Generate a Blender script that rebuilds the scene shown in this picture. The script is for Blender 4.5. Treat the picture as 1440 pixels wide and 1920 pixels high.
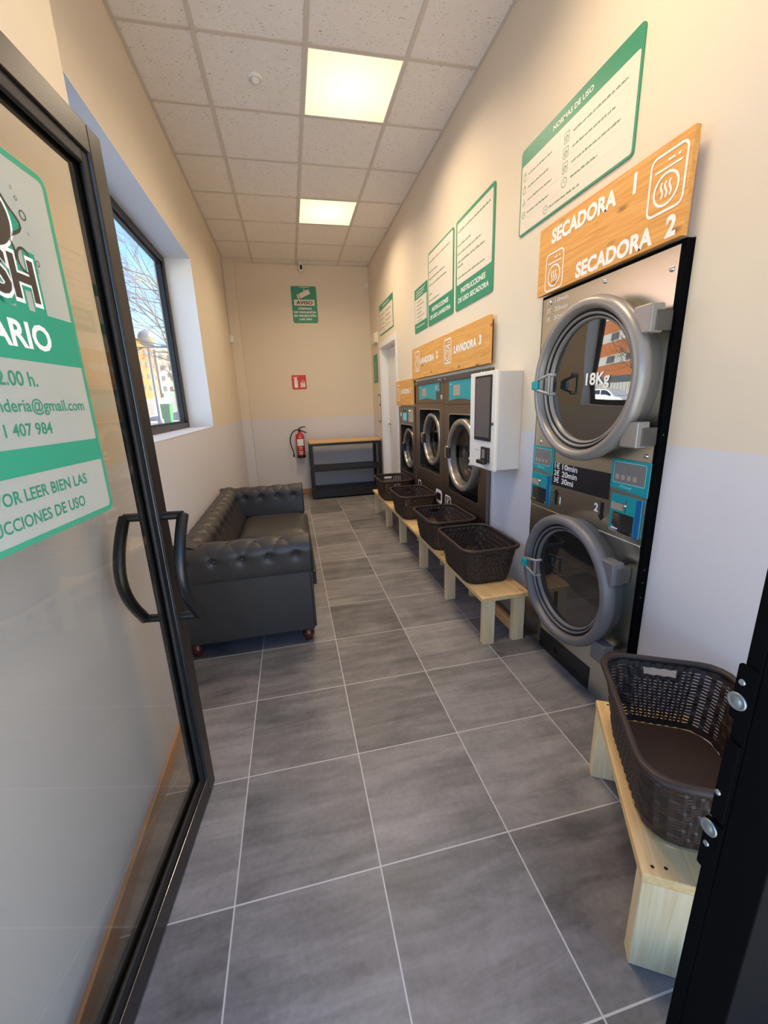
import bpy, math, random
from math import sin, cos, pi, radians, atan2, sqrt, exp
from mathutils import Vector, Matrix

for _o in list(bpy.data.objects):
    bpy.data.objects.remove(_o, do_unlink=True)
SC = bpy.context.scene
COL = SC.collection

# ------------------------------------------------------------------ camera
CAM_H = 1.40
YAW, PITCH, ROLL, FPX = 0.21142, -0.26224, -0.03703, 763.55
cam_d = bpy.data.cameras.new('camera'); cam = bpy.data.objects.new('camera', cam_d); COL.objects.link(cam)
_f = Vector((sin(YAW)*cos(PITCH), cos(YAW)*cos(PITCH), sin(PITCH)))
_r = Vector((cos(YAW), -sin(YAW), 0)); _u = _r.cross(_f)
_R = cos(ROLL)*_r + sin(ROLL)*_u; _U = -sin(ROLL)*_r + cos(ROLL)*_u
cam.matrix_world = Matrix(((_R.x, _U.x, -_f.x, 0), (_R.y, _U.y, -_f.y, 0), (_R.z, _U.z, -_f.z, CAM_H), (0, 0, 0, 1)))
cam_d.sensor_fit = 'HORIZONTAL'; cam_d.sensor_width = 36.0; cam_d.lens = 36.0*FPX/1440.0
cam_d.clip_start = 0.02; cam_d.clip_end = 600
SC.camera = cam

# ------------------------------------------------------------------ world, sun, exposure
W = bpy.data.worlds.new('sky_world'); SC.world = W; W.use_nodes = True
_n = W.node_tree.nodes; _n.clear()
_o = _n.new('ShaderNodeOutputWorld'); _b = _n.new('ShaderNodeBackground'); _s = _n.new('ShaderNodeTexSky')
_s.sky_type = 'NISHITA'; _s.sun_disc = False; _s.sun_elevation = radians(35); _s.sun_rotation = radians(95)
_s.altitude = 300; _s.air_density = 1.0; _s.dust_density = 0.1; _s.ozone_density = 2.2
_b.inputs['Strength'].default_value = 0.34
_m = _n.new('ShaderNodeMix'); _m.data_type = 'RGBA'; _m.blend_type = 'MULTIPLY'; _m.inputs[0].default_value = 1.0; _m.inputs[7].default_value = (0.74, 0.88, 1.05, 1)
W.node_tree.links.new(_s.outputs[0], _m.inputs[6]); W.node_tree.links.new(_m.outputs[2], _b.inputs[0]); W.node_tree.links.new(_b.outputs[0], _o.inputs[0])
SUN_DIR = Vector((0.88, 0.05, 0.47)).normalized()
_sl = bpy.data.lights.new('sun', 'SUN'); _sl.energy = 15.0; _sl.angle = radians(0.6); _sl.color = (1.0, 0.93, 0.82)
sun = bpy.data.objects.new('sun', _sl); COL.objects.link(sun); sun.rotation_euler = SUN_DIR.to_track_quat('Z', 'Y').to_euler()
PANEL_W = 10.4
PANEL_SPREAD = radians(150)
PANEL_COL = (1.0, 0.79, 0.55)
SC.view_settings.view_transform = 'Standard'; SC.view_settings.look = 'None'
SC.view_settings.gamma = 1.0; SC.view_settings.exposure = 0.95; SC.view_settings.use_curve_mapping = False
try:
    SC.cycles.max_bounces = 10; SC.cycles.diffuse_bounces = 6; SC.cycles.transparent_max_bounces = 16
    SC.cycles.glossy_bounces = 5; SC.cycles.caustics_reflective = False; SC.cycles.caustics_refractive = False
    SC.cycles.sample_clamp_indirect = 6.0
except Exception:
    pass

# ------------------------------------------------------------------ materials
def srgb(r, g, b):
    def l(c):
        c /= 255.0
        return c/12.92 if c <= 0.04045 else ((c+0.055)/1.055)**2.4
    return (l(r), l(g), l(b), 1.0)

def mat(name, col=(0.8, 0.8, 0.8, 1), rough=0.5, metal=0.0, spec=0.5, emit=None, estr=1.0, coat=0.0):
    m = bpy.data.materials.new(name); m.use_nodes = True
    p = m.node_tree.nodes['Principled BSDF']
    p.inputs['Base Color'].default_value = col; p.inputs['Roughness'].default_value = rough
    p.inputs['Metallic'].default_value = metal; p.inputs['Specular IOR Level'].default_value = spec
    if coat: p.inputs['Coat Weight'].default_value = coat
    if emit:
        p.inputs['Emission Color'].default_value = emit; p.inputs['Emission Strength'].default_value = estr
    return m

class NT:
    """tiny node helper on a material"""
    def __init__(s, m): s.t = m.node_tree; s.p = m.node_tree.nodes['Principled BSDF']
    def n(s, typ, **kw):
        x = s.t.nodes.new(typ)
        for k, v in kw.items(): setattr(x, k, v)
        return x
    def l(s, a, b): s.t.links.new(a, b)
    def math(s, op, a, b=None, clamp=False):
        x = s.n('ShaderNodeMath', operation=op, use_clamp=clamp)
        for i, v in enumerate((a, b)):
            if v is None: continue
            if isinstance(v, (int, float)): x.inputs[i].default_value = v
            else: s.l(v, x.inputs[i])
        return x.outputs[0]
    def mix(s, fac, a, b):
        x = s.n('ShaderNodeMix', data_type='RGBA')
        for v, i in ((fac, 0), (a, 6), (b, 7)):
            if isinstance(v, (int, float)): x.inputs[i].default_value = v
            elif isinstance(v, tuple): x.inputs[i].default_value = v
            else: s.l(v, x.inputs[i])
        return x.outputs[2]
    def noise(s, vec, scale, detail=4, rough=0.55, dist=0.0):
        x = s.n('ShaderNodeTexNoise'); x.inputs['Scale'].default_value = scale; x.inputs['Detail'].default_value = detail
        x.inputs['Roughness'].default_value = rough; x.inputs['Distortion'].default_value = dist
        if vec is not None: s.l(vec, x.inputs['Vector'])
        return x.outputs['Fac']
    def coord(s, which='Object'):
        return s.n('ShaderNodeTexCoord').outputs[which]
    def mapping(s, vec, sc=(1, 1, 1), loc=(0, 0, 0), rot=(0, 0, 0)):
        x = s.n('ShaderNodeMapping'); x.inputs['Scale'].default_value = sc; x.inputs['Location'].default_value = loc
        x.inputs['Rotation'].default_value = rot; s.l(vec, x.inputs['Vector']); return x.outputs[0]
    def ramp(s, fac, stops):
        x = s.n('ShaderNodeValToRGB'); e = x.color_ramp.elements
        while len(e) < len(stops): e.new(0.5)
        for i, (p, c) in enumerate(stops): e[i].position = p; e[i].color = c
        s.l(fac, x.inputs[0]); return x.outputs[0]
    def bump(s, h, strength=0.2, dist=0.01):
        x = s.n('ShaderNodeBump'); x.inputs['Strength'].default_value = strength; x.inputs['Distance'].default_value = dist
        s.l(h, x.inputs['Height']); s.l(x.outputs[0], s.p.inputs['Normal'])

WALL_UP = srgb(222, 208, 187); WALL_LO = srgb(214, 210, 212)
def wall_paint(name, zsplit):
    m = mat(name, rough=0.75, spec=0.25); t = NT(m)
    g = t.n('ShaderNodeNewGeometry'); sp = t.n('ShaderNodeSeparateXYZ'); t.l(g.outputs['Position'], sp.inputs[0])
    up = t.math('GREATER_THAN', sp.outputs[2], zsplit)
    nz = t.noise(g.outputs['Position'], 160, 3)
    c = t.mix(up, WALL_LO, WALL_UP)
    t.l(c, t.p.inputs['Base Color']); t.bump(nz, 0.08, 0.002)
    return m
M = {}
M['wall_l'] = wall_paint('painted_wall_left', 1.232)
M['wall_r'] = wall_paint('painted_wall_right', 1.213)
M['wall_b'] = wall_paint('painted_wall_back', 1.216)
M['plaster'] = mat('white_plaster', srgb(222, 220, 218), 0.7)

def mk_floor():
    m = mat('floor_tile', rough=0.42, spec=0.4); t = NT(m)
    g = t.n('ShaderNodeNewGeometry').outputs['Position']
    sp = t.n('ShaderNodeSeparateXYZ'); t.l(g, sp.inputs[0])
    dx, dy, ox, oy = 0.43554, 0.43782, -0.28761, 0.49503
    fx = t.math('DIVIDE', t.math('SUBTRACT', sp.outputs[0], ox), dx); fy = t.math('DIVIDE', t.math('SUBTRACT', sp.outputs[1], oy), dy)
    ix = t.math('FLOOR', fx); iy = t.math('FLOOR', fy)
    ex = t.math('ABSOLUTE', t.math('SUBTRACT', t.math('FRACT', fx), 0.5)); ey = t.math('ABSOLUTE', t.math('SUBTRACT', t.math('FRACT', fy), 0.5))
    gr = t.math('GREATER_THAN', t.math('MAXIMUM', ex, ey), 0.4948)
    cv = t.n('ShaderNodeCombineXYZ'); t.l(ix, cv.inputs[0]); t.l(iy, cv.inputs[1])
    wn = t.n('ShaderNodeTexWhiteNoise', noise_dimensions='3D'); t.l(cv.outputs[0], wn.inputs['Vector'])
    off = t.n('ShaderNodeVectorMath', operation='MULTIPLY_ADD'); t.l(wn.outputs['Color'], off.inputs[0]); off.inputs[1].default_value = (9, 9, 9); t.l(g, off.inputs[2])
    v = off.outputs[0]
    streak = t.noise(t.mapping(v, (1.6, 8.5, 1)), 1.6, 7, 0.62, 0.6)
    cloud = t.noise(v, 3.4, 6, 0.6, 0.4)
    fine = t.noise(v, 60, 3, 0.6)
    s = t.math('ADD', t.math('MULTIPLY', streak, 0.62), t.math('MULTIPLY', cloud, 0.42))
    s = t.math('ADD', s, t.math('MULTIPLY', t.math('SUBTRACT', fine, 0.5), 0.16))
    s = t.math('ADD', s, t.math('MULTIPLY', t.math('SUBTRACT', wn.outputs['Value'], 0.5), 0.19))
    c = t.ramp(s, [(0.30, srgb(84, 82, 82)), (0.46, srgb(114, 111, 110)), (0.60, srgb(136, 132, 130)), (0.78, srgb(162, 157, 154))])
    c = t.mix(gr, c, srgb(196, 192, 188))
    t.l(c, t.p.inputs['Base Color'])
    t.l(t.math('ADD', t.math('MULTIPLY', cloud, 0.18), 0.30), t.p.inputs['Roughness'])
    t.bump(t.math('SUBTRACT', 1.0, gr), 0.25, 0.002)
    return m
M['floor'] = mk_floor()

def mk_ceiling():
    m = mat('mineral_ceiling_tile', rough=0.9, spec=0.1); t = NT(m)
    g = t.n('ShaderNodeNewGeometry').outputs['Position']
    a = t.noise(t.mapping(g, (1, 1.6, 1)), 62, 2, 0.5, 0.8)
    b = t.noise(g, 14, 2)
    pit = t.math('GREATER_THAN', a, 0.665)
    base = t.mix(b, srgb(228, 222, 216), srgb(236, 231, 225))
    c = t.mix(t.math('MULTIPLY', pit, 0.6), base, srgb(120, 108, 98))
    t.l(c, t.p.inputs['Base Color']); t.bump(a, -0.15, 0.004)
    return m
M['ceiling'] = mk_ceiling()
M['tbar'] = mat('ceiling_grid_paint', srgb(204, 195, 184), 0.55)

def wood(name, c1, c2, c3, along, knots=0.0, ks=4.0, rough=0.5, dark=srgb(105, 62, 28)):
    m = mat(name, rough=rough, spec=0.35); t = NT(m)
    co = t.coord('Object'); ax = 'xyz'.index(along)
    sc = [16.0, 16.0, 16.0]; sc[ax] = 0.9
    a = t.noise(t.mapping(co, tuple(sc)), 2.2, 6, 0.62, 1.6)
    sc2 = [55.0, 55.0, 55.0]; sc2[ax] = 2.0
    b = t.noise(t.mapping(co, tuple(sc2)), 2.0, 4, 0.6, 0.5)
    f = t.math('ADD', t.math('MULTIPLY', a, 0.75), t.math('MULTIPLY', b, 0.25))
    c = t.ramp(f, [(0.30, c1), (0.50, c2), (0.70, c3)])
    if knots:
        vs = [ks*1.6]*3; vs[ax] = ks*0.62
        v = t.n('ShaderNodeTexVoronoi'); v.inputs['Scale'].default_value = 1.0; t.l(t.mapping(co, tuple(vs), (0.37, 0.21, 0.11)), v.inputs['Vector'])
        k = t.math('SUBTRACT', 1.0, t.math('MULTIPLY', v.outputs['Distance'], 1.0/knots), True)
        c = t.mix(t.math('MULTIPLY', k, 0.95, True), c, dark)
    t.l(c, t.p.inputs['Base Color']); t.bump(f, 0.06, 0.002)
    return m
M['pine_sign'] = wood('varnished_pine_board', srgb(196, 132, 62), srgb(222, 160, 86), srgb(234, 180, 108), 'y', 0.17, 7.5)
M['pine_bench'] = wood('raw_pine_board', srgb(214, 170, 108), srgb(231, 192, 134), srgb(240, 208, 156), 'y', 0.10, 3.4, 0.6, srgb(140, 92, 50))
M['pine_leg'] = wood('raw_pine_leg', srgb(220, 188, 138), srgb(234, 206, 160), srgb(243, 221, 182), 'z', 0.0, 3, 0.65)
M['pine_rail'] = wood('pine_rail', srgb(205, 150, 92), srgb(220, 168, 108), srgb(230, 184, 126), 'y', 0.0, 3, 0.6)
M['oak_top'] = wood('beech_top', srgb(205, 158, 96), srgb(219, 175, 112), srgb(228, 190, 130), 'x', 0.0, 3, 0.45)
M['skirt'] = wood('wood_skirting', srgb(176, 126, 74), srgb(192, 142, 88), srgb(204, 156, 100), 'y', 0.0, 3, 0.4)

def mk_steel(name, col, rough, aniso=(4, 4, 220), var=0.10):
    m = mat(name, col, rough, 1.0); t = NT(m)
    co = t.coord('Object'); a = t.noise(t.mapping(co, aniso), 1.0, 4, 0.6)
    b = t.noise(co, 2.2, 1)
    t.bump(b, var, 0.01)
    return m
M['steel'] = mk_steel('brushed_stainless', srgb(212, 210, 196), 0.28, (160, 3, 160), 0.10)
M['steel_dark'] = mk_steel('dark_stainless', srgb(140, 126, 111), 0.36, (3, 3, 160), 0.06)
M['steel_grey'] = mat('grey_coated_steel', srgb(96, 92, 88), 0.45, 0.6)
M['ring'] = mat('grey_cast_ring', srgb(150, 145, 140), 0.38, 0.45)
M['ring_shaded'] = mat('grey_cast_ring_shaded', srgb(110, 108, 110), 0.45, 0.2)  # shaded copy of the ring: dimmer light on the lower door put into colour
M['ring_w'] = mat('washer_door_ring', srgb(176, 168, 158), 0.30, 0.75)
M['chrome'] = mat('chrome', srgb(215, 212, 208), 0.12, 1.0)
M['black'] = mat('black_powder_coat', srgb(24, 23, 24), 0.45)
M['blackgl'] = mat('black_anodised_aluminium', srgb(44, 37, 34), 0.36, 0.3)
M['beadgl'] = mat('glossy_dark_bead', srgb(58, 62, 66), 0.25, 0.6)
M['blackpl'] = mat('black_plastic', srgb(18, 18, 19), 0.35)
M['blackmatt'] = mat('matt_black_aluminium', srgb(8, 8, 9), 0.75, spec=0.04)
M['gasket_gap'] = mat('rubber_gasket_and_gap_shade', srgb(12, 12, 13), 0.6)
M['dark'] = mat('dark_interior', srgb(22, 19, 18), 0.6)
M['teal'] = mat('teal_panel', srgb(22, 150, 156), 0.35)
M['teal_l'] = mat('light_teal_print', srgb(140, 214, 214), 0.4)
M['blue'] = mat('blue_panel', srgb(20, 92, 150), 0.35)
M['lcd'] = mat('grey_screen', srgb(128, 124, 120), 0.2)
M['lcd_dark'] = mat('dark_screen', srgb(52, 47, 46), 0.12)
M['mem'] = mat('beige_membrane', srgb(168, 150, 132), 0.5)
M['white'] = mat('white_enamel', srgb(236, 232, 226), 0.4)
M['whitepl'] = mat('white_plastic', srgb(228, 226, 222), 0.45)
M['kiosk'] = mat('pale_powder_coat', srgb(238, 228, 214), 0.45)
M['kiosk_s'] = mat('light_grey_powder_coat', srgb(205, 200, 195), 0.45)
M['print_w'] = mat('white_print', srgb(240, 236, 230), 0.5)
M['print_k'] = mat('black_print', srgb(16, 14, 14), 0.5)
M['green'] = mat('green_print', srgb(52, 138, 104), 0.45)
M['greentxt'] = mat('dull_green_print', srgb(86, 128, 100), 0.5)
M['paleline'] = mat('pale_print', srgb(205, 198, 180), 0.5)
M['paper'] = mat('poster_white', srgb(224, 212, 196), 0.45)
M['red'] = mat('red_enamel', srgb(186, 30, 26), 0.3, coat=0.3)
M['redsign'] = mat('red_sign', srgb(200, 44, 36), 0.45)
M['brown'] = mat('dark_brown_plastic', srgb(50, 34, 26), 0.55)
M['mahog'] = mat('mahogany_foot', srgb(92, 30, 18), 0.25, coat=0.4)
M['thread'] = mat('piping', srgb(26, 25, 26), 0.5)
M['door_w'] = mat('white_door_paint', srgb(228, 226, 226), 0.5)
M['lampcover'] = mat('emergency_light_cover', srgb(226, 214, 186), 0.4)
M['bullseye'] = mat('galvanised_rose', srgb(150, 156, 154), 0.38, 0.7)

def mk_leather():
    m = mat('black_leatherette', srgb(44, 41, 40), 0.42, spec=0.45); t = NT(m)
    co = t.coord('Object'); a = t.noise(co, 260, 2); b = t.noise(co, 9, 3)
    t.l(t.mix(b, srgb(46, 43, 41), srgb(58, 54, 51)), t.p.inputs['Base Color'])
    t.bump(a, 0.10, 0.002)
    return m
M['leather'] = mk_leather()

def glass_mat(name, tint=(1, 1, 1, 1), ior=1.5, boost=1.0, rough=0.0):
    m = bpy.data.materials.new(name); m.use_nodes = True; nt = m.node_tree; nt.nodes.clear()
    o = nt.nodes.new('ShaderNodeOutputMaterial'); mx = nt.nodes.new('ShaderNodeMixShader')
    tr = nt.nodes.new('ShaderNodeBsdfTransparent'); gl = nt.nodes.new('ShaderNodeBsdfGlossy')
    tr.inputs['Color'].default_value = tint; gl.inputs['Roughness'].default_value = rough
    # Schlick reflectance, the same from both sides of the thin pane
    lw = nt.nodes.new('ShaderNodeLayerWeight'); lw.inputs['Blend'].default_value = 0.5
    pw = nt.nodes.new('ShaderNodeMath'); pw.operation = 'POWER'; pw.inputs[1].default_value = 5.0
    f0 = ((ior-1)/(ior+1))**2*boost
    mu = nt.nodes.new('ShaderNodeMath'); mu.operation = 'MULTIPLY_ADD'; mu.inputs[1].default_value = 1-f0; mu.inputs[2].default_value = f0; mu.use_clamp = True
    nt.links.new(lw.outputs['Facing'], pw.inputs[0]); nt.links.new(pw.outputs[0], mu.inputs[0]); nt.links.new(mu.outputs[0], mx.inputs[0])
    nt.links.new(tr.outputs[0], mx.inputs[1]); nt.links.new(gl.outputs[0], mx.inputs[2]); nt.links.new(mx.outputs[0], o.inputs[0])
    return m
M['glass'] = glass_mat('clear_glass', (0.97, 0.985, 0.975, 1), 1.5, 1.0)
M['glass_door'] = glass_mat('door_glass', (0.94, 0.925, 0.88, 1), 1.5, 1.7)
M['glass_wash'] = glass_mat('washer_bowl_glass', (0.50, 0.49, 0.48, 1), 1.5, 1.4)
def dark_glass(name, refl, tint=(0.018, 0.016, 0.015, 1)):
    m = bpy.data.materials.new(name); m.use_nodes = True; nt = m.node_tree; nt.nodes.clear()
    o = nt.nodes.new('ShaderNodeOutputMaterial'); mx = nt.nodes.new('ShaderNodeMixShader')
    d = nt.nodes.new('ShaderNodeBsdfDiffuse'); d.inputs[0].default_value = tint
    gl = nt.nodes.new('ShaderNodeBsdfGlossy'); gl.inputs['Roughness'].default_value = 0.0
    lw = nt.nodes.new('ShaderNodeFresnel'); lw.inputs['IOR'].default_value = refl
    nt.links.new(lw.outputs[0], mx.inputs[0]); nt.links.new(d.outputs[0], mx.inputs[1]); nt.links.new(gl.outputs[0], mx.inputs[2]); nt.links.new(mx.outputs[0], o.inputs[0])
    return m
M['dglass'] = dark_glass('smoked_dryer_glass', 2.5)
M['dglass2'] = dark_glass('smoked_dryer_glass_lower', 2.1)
M['screen_gl'] = dark_glass('screen_glass', 1.7, srgb(98, 91, 90))
def frosted(name, col, alpha):
    m = bpy.data.materials.new(name); m.use_nodes = True; nt = m.node_tree; nt.nodes.clear()
    o = nt.nodes.new('ShaderNodeOutputMaterial'); mx = nt.nodes.new('ShaderNodeMixShader'); mx.inputs[0].default_value = alpha
    tr = nt.nodes.new('ShaderNodeBsdfTransparent'); d = nt.nodes.new('ShaderNodeBsdfDiffuse'); d.inputs[0].default_value = col
    nt.links.new(tr.outputs[0], mx.inputs[1]); nt.links.new(d.outputs[0], mx.inputs[2]); nt.links.new(mx.outputs[0], o.inputs[0])
    return m
M['vinyl'] = frosted('translucent_white_vinyl', srgb(196, 198, 186), 0.55)
M['vinyl_g'] = frosted('green_vinyl', srgb(62, 156, 122), 0.9)
M['vinyl_k'] = mat('dark_vinyl', srgb(58, 46, 40), 0.45)
def panel_emit():
    m = bpy.data.materials.new('lit_diffuser'); m.use_nodes = True; nt = m.node_tree; nt.nodes.clear()
    o = nt.nodes.new('ShaderNodeOutputMaterial'); e = nt.nodes.new('ShaderNodeEmission')
    tc = nt.nodes.new('ShaderNodeTexCoord'); ln = nt.nodes.new('ShaderNodeVectorMath'); ln.operation = 'LENGTH'
    rp = nt.nodes.new('ShaderNodeValToRGB'); rp.color_ramp.elements[0].position = 0.0; rp.color_ramp.elements[0].color = (1.0, 1.0, 0.93, 1)
    rp.color_ramp.elements[1].position = 0.42; rp.color_ramp.elements[1].color = (1.0, 0.86, 0.52, 1)
    nt.links.new(tc.outputs['Object'], ln.inputs[0]); nt.links.new(ln.outputs['Value'], rp.inputs[0])
    nt.links.new(rp.outputs[0], e.inputs[0]); e.inputs[1].default_value = 0.60; nt.links.new(e.outputs[0], o.inputs[0])
    return m
M['lit'] = panel_emit()

# ------------------------------------------------------------------ mesh helpers
class Frame:
    """flat working plane: a along r, b along u, d along the outward normal"""
    def __init__(s, o, r, u):
        s.o = Vector(o); s.r = Vector(r); s.u = Vector(u); s.n = s.r.cross(s.u)
    def p(s, a, b, d=0.0): return s.o + a*s.r + b*s.u + d*s.n

def rr(a0, a1, b0, b1, r, n=5):
    out = []
    for cx, cy, t0 in ((a1-r, b1-r, 0), (a0+r, b1-r, 90), (a0+r, b0+r, 180), (a1-r, b0+r, 270)):
        for k in range(n+1):
            t = radians(t0+90.0*k/n); out.append((cx+r*cos(t), cy+r*sin(t)))
    return out
def circ(cx, cy, r, n=32): return [(cx+r*cos(2*pi*k/n), cy+r*sin(2*pi*k/n)) for k in range(n)]

_txt = {}
def text_geo(s, bold=0.0):
    bold *= 1.5; key = (s, round(bold, 4))
    if key in _txt: return _txt[key]
    cu = bpy.data.curves.new('lettering_curve', 'FONT'); cu.body = s; cu.size = 1.0; cu.offset = bold; cu.resolution_u = 3; cu.fill_mode = 'FRONT'
    ob = bpy.data.objects.new('lettering_curve', cu); COL.objects.link(ob)
    dg = bpy.context.evaluated_depsgraph_get(); dg.update()
    me = bpy.data.meshes.new_from_object(ob.evaluated_get(dg))
    V = [(v.co.x, v.co.y) for v in me.vertices]; F = [tuple(p.vertices) for p in me.polygons]
    bpy.data.objects.remove(ob); bpy.data.curves.remove(cu); bpy.data.meshes.remove(me)
    x0 = min(v[0] for v in V); x1 = max(v[0] for v in V)
    _txt[key] = (V, F, x0, x1); return _txt[key]
CAPH = 0.70

class MB:
    def __init__(s, split=False): s.v = []; s.f = []; s.m = []; s.sm = []; s.split = split; s.cuts = []
    def cut(s): s.cuts.append((len(s.v), len(s.f))); return s
    def add(s, vs, fs, mi=0, smooth=False):
        b = len(s.v); s.v += [tuple(v) for v in vs]
        for f in fs: s.f.append(tuple(i+b for i in f)); s.m.append(mi); s.sm.append(smooth)
    def box(s, x0, x1, y0, y1, z0, z1, mi=0):
        vs = [(x, y, z) for x in (x0, x1) for y in (y0, y1) for z in (z0, z1)]
        s.add(vs, [(0, 1, 3, 2), (4, 6, 7, 5), (0, 4, 5, 1), (2, 3, 7, 6), (0, 2, 6, 4), (1, 5, 7, 3)], mi); return s
    def prism(s, fr, outline, d0, d1, mi=0, smooth=False):
        n = len(outline)
        vs = [fr.p(a, b, d0) for a, b in outline]+[fr.p(a, b, d1) for a, b in outline]
        s.add(vs, [tuple(range(n))[::-1], tuple(range(n, 2*n))]+[(i, (i+1) % n, n+(i+1) % n, n+i) for i in range(n)], mi, smooth); return s
    def flat(s, fr, outline, d, mi=0):
        s.add([fr.p(a, b, d) for a, b in outline], [tuple(range(len(outline)))], mi); return s
    def band(s, fr, outer, inner, d, mi=0):
        n = len(outer); s.add([fr.p(a, b, d) for a, b in outer]+[fr.p(a, b, d) for a, b in inner], [(i, (i+1) % n, n+(i+1) % n, n+i) for i in range(n)], mi); return s
    def stroke(s, fr, pts, w, d, mi=0, closed=False):
        n = len(pts); L = []; R = []
        for i in range(n):
            p0 = pts[i-1] if (i > 0 or closed) else pts[i]; p1 = pts[(i+1) % n] if (i < n-1 or closed) else pts[i]
            tx, ty = p1[0]-p0[0], p1[1]-p0[1]; q = sqrt(tx*tx+ty*ty) or 1
            L.append((pts[i][0]-ty/q*w/2, pts[i][1]+tx/q*w/2)); R.append((pts[i][0]+ty/q*w/2, pts[i][1]-tx/q*w/2))
        k = n if closed else n-1
        s.add([fr.p(a, b, d) for a, b in L+R], [(i, n+i, n+(i+1) % n, (i+1) % n) for i in range(k)], mi); return s
    def text(s, fr, a, b, h, t, align='C', bold=0.0, d=0.001, mi=0, width=None, sx=1.0, slant=0.0):
        if s.split: s.cut()
        V, F, x0, x1 = text_geo(t, bold); k = h/CAPH; kx = k*sx
        if width: kx = width/(x1-x0)
        o = {'C': -(x0+x1)/2, 'L': -x0, 'R': -x1}[align]
        s.add([fr.p(a+(vx+o+slant*vy)*kx, b+vy*k, d) for vx, vy in V], F, mi); return s
    def lathe(s, fr, ca, cb, prof, n=48, mi=0, smooth=True, cap0=False, cap1=False):
        vs = []; m = len(prof)
        for k in range(n):
            t = 2*pi*k/n; c, q = cos(t), sin(t)
            for r, h in prof: vs.append(fr.p(ca+r*c, cb+r*q, h))
        fs = [(k*m+i, ((k+1) % n)*m+i, ((k+1) % n)*m+i+1, k*m+i+1) for k in range(n) for i in range(m-1)]
        if cap0: fs.append(tuple(k*m for k in range(n))[::-1])
        if cap1: fs.append(tuple(k*m+m-1 for k in range(n)))
        s.add(vs, fs, mi, smooth); return s
    def tube(s, pts, r, n=8, mi=0, closed=False, caps=True):
        P = [Vector(p) for p in pts]; m = len(P); vs = []; up = None
        rs = r if isinstance(r, (list, tuple)) else [r]*m
        for i in range(m):
            a = P[i-1] if (i > 0 or closed) else P[i]; b = P[(i+1) % m] if (i < m-1 or closed) else P[i]
            t = (b-a).normalized()
            if up is None:
                up = Vector((0, 0, 1)) if abs(t.z) < 0.9 else Vector((1, 0, 0))
            x = (up - t*up.dot(t)).normalized(); up = x; y = t.cross(x)
            for k in range(n):
                q = 2*pi*k/n; vs.append(P[i]+rs[i]*(cos(q)*x+sin(q)*y))
        kk = m if closed else m-1
        fs = [(i*n+k, i*n+(k+1) % n, ((i+1) % m)*n+(k+1) % n, ((i+1) % m)*n+k) for i in range(kk) for k in range(n)]
        s.add(vs, fs, mi, True)
        if caps and not closed: s.add(vs[:n], [tuple(range(n))[::-1]], mi); s.add(vs[-n:], [tuple(range(n))], mi)
        return s
    def hole_plate(s, fr, a0, a1, b0, b1, inner, d, mi=0):
        ca = sum(p[0] for p in inner)/len(inner); cb = sum(p[1] for p in inner)/len(inner)
        ang = [(atan2(q-cb, p-ca), (p, q)) for p, q in inner]
        for c in ((a0, b0), (a1, b0), (a1, b1), (a0, b1)):
            t = atan2(c[1]-cb, c[0]-ca); ang.append((t, None))
        ang.sort(key=lambda z: z[0]); inn = sorted([(atan2(q-cb, p-ca), p, q) for p, q in inner])
        O = []; I = []
        for t, p in ang:
            ct, st = cos(t), sin(t); k = 1e9
            if ct > 1e-9: k = min(k, (a1-ca)/ct)
            if ct < -1e-9: k = min(k, (a0-ca)/ct)
            if st > 1e-9: k = min(k, (b1-cb)/st)
            if st < -1e-9: k = min(k, (b0-cb)/st)
            O.append((ca+ct*k, cb+st*k))
            if p is None:
                for j in range(len(inn)):
                    x0 = inn[j]; x1 = inn[(j+1) % len(inn)]
                    t1 = x1[0]+(2*pi if x1[0] < x0[0] else 0); tt = t+(2*pi if t < x0[0] else 0)
                    if x0[0] <= tt <= t1:
                        dxx, dyy = x1[1]-x0[1], x1[2]-x0[2]; den = ct*dyy-st*dxx
                        kk = ((x0[1]-ca)*dyy-(x0[2]-cb)*dxx)/den if abs(den) > 1e-12 else 0
                        p = (ca+ct*kk, cb+st*kk); break
            I.append(p)
        s.band(fr, O, I, d, mi); return s
    def build(s, name, mats, parent=None, bevel=0.0, local=False, seg=2, auto=None):
        if s.split and s.cuts:
            # every line of print, pictogram or piece is an object of its own
            c = sorted(set(s.cuts+[(0, 0), (len(s.v), len(s.f))])); o = None
            for (v0, f0), (v1, f1) in zip(c[:-1], c[1:]):
                if f1 == f0: continue
                p = MB(); p.v = s.v[v0:v1]; p.f = [tuple(i-v0 for i in q) for q in s.f[f0:f1]]; p.m = s.m[f0:f1]; p.sm = s.sm[f0:f1]
                o = p.build(name, mats, parent, bevel, local, seg)
            return o
        me = bpy.data.meshes.new(name)
        v = s.v
        if parent is not None and not local:
            base = parent
            off = Vector((0, 0, 0))
            while base is not None: off += base.location; base = base.parent
            v = [(q[0]-off.x, q[1]-off.y, q[2]-off.z) for q in v]
        me.from_pydata(v, [], s.f)
        ms = mats if isinstance(mats, (list, tuple)) else [mats]
        for x in ms: me.materials.append(M[x] if isinstance(x, str) else x)
        me.polygons.foreach_set('material_index', s.m); me.polygons.foreach_set('use_smooth', s.sm); me.update()
        o = bpy.data.objects.new(name, me); COL.objects.link(o)
        if parent is not None: o.parent = parent
        if bevel:
            b = o.modifiers.new('bevel', 'BEVEL'); b.width = bevel; b.segments = seg; b.limit_method = 'ANGLE'; b.angle_limit = radians(40)
        return o

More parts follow.
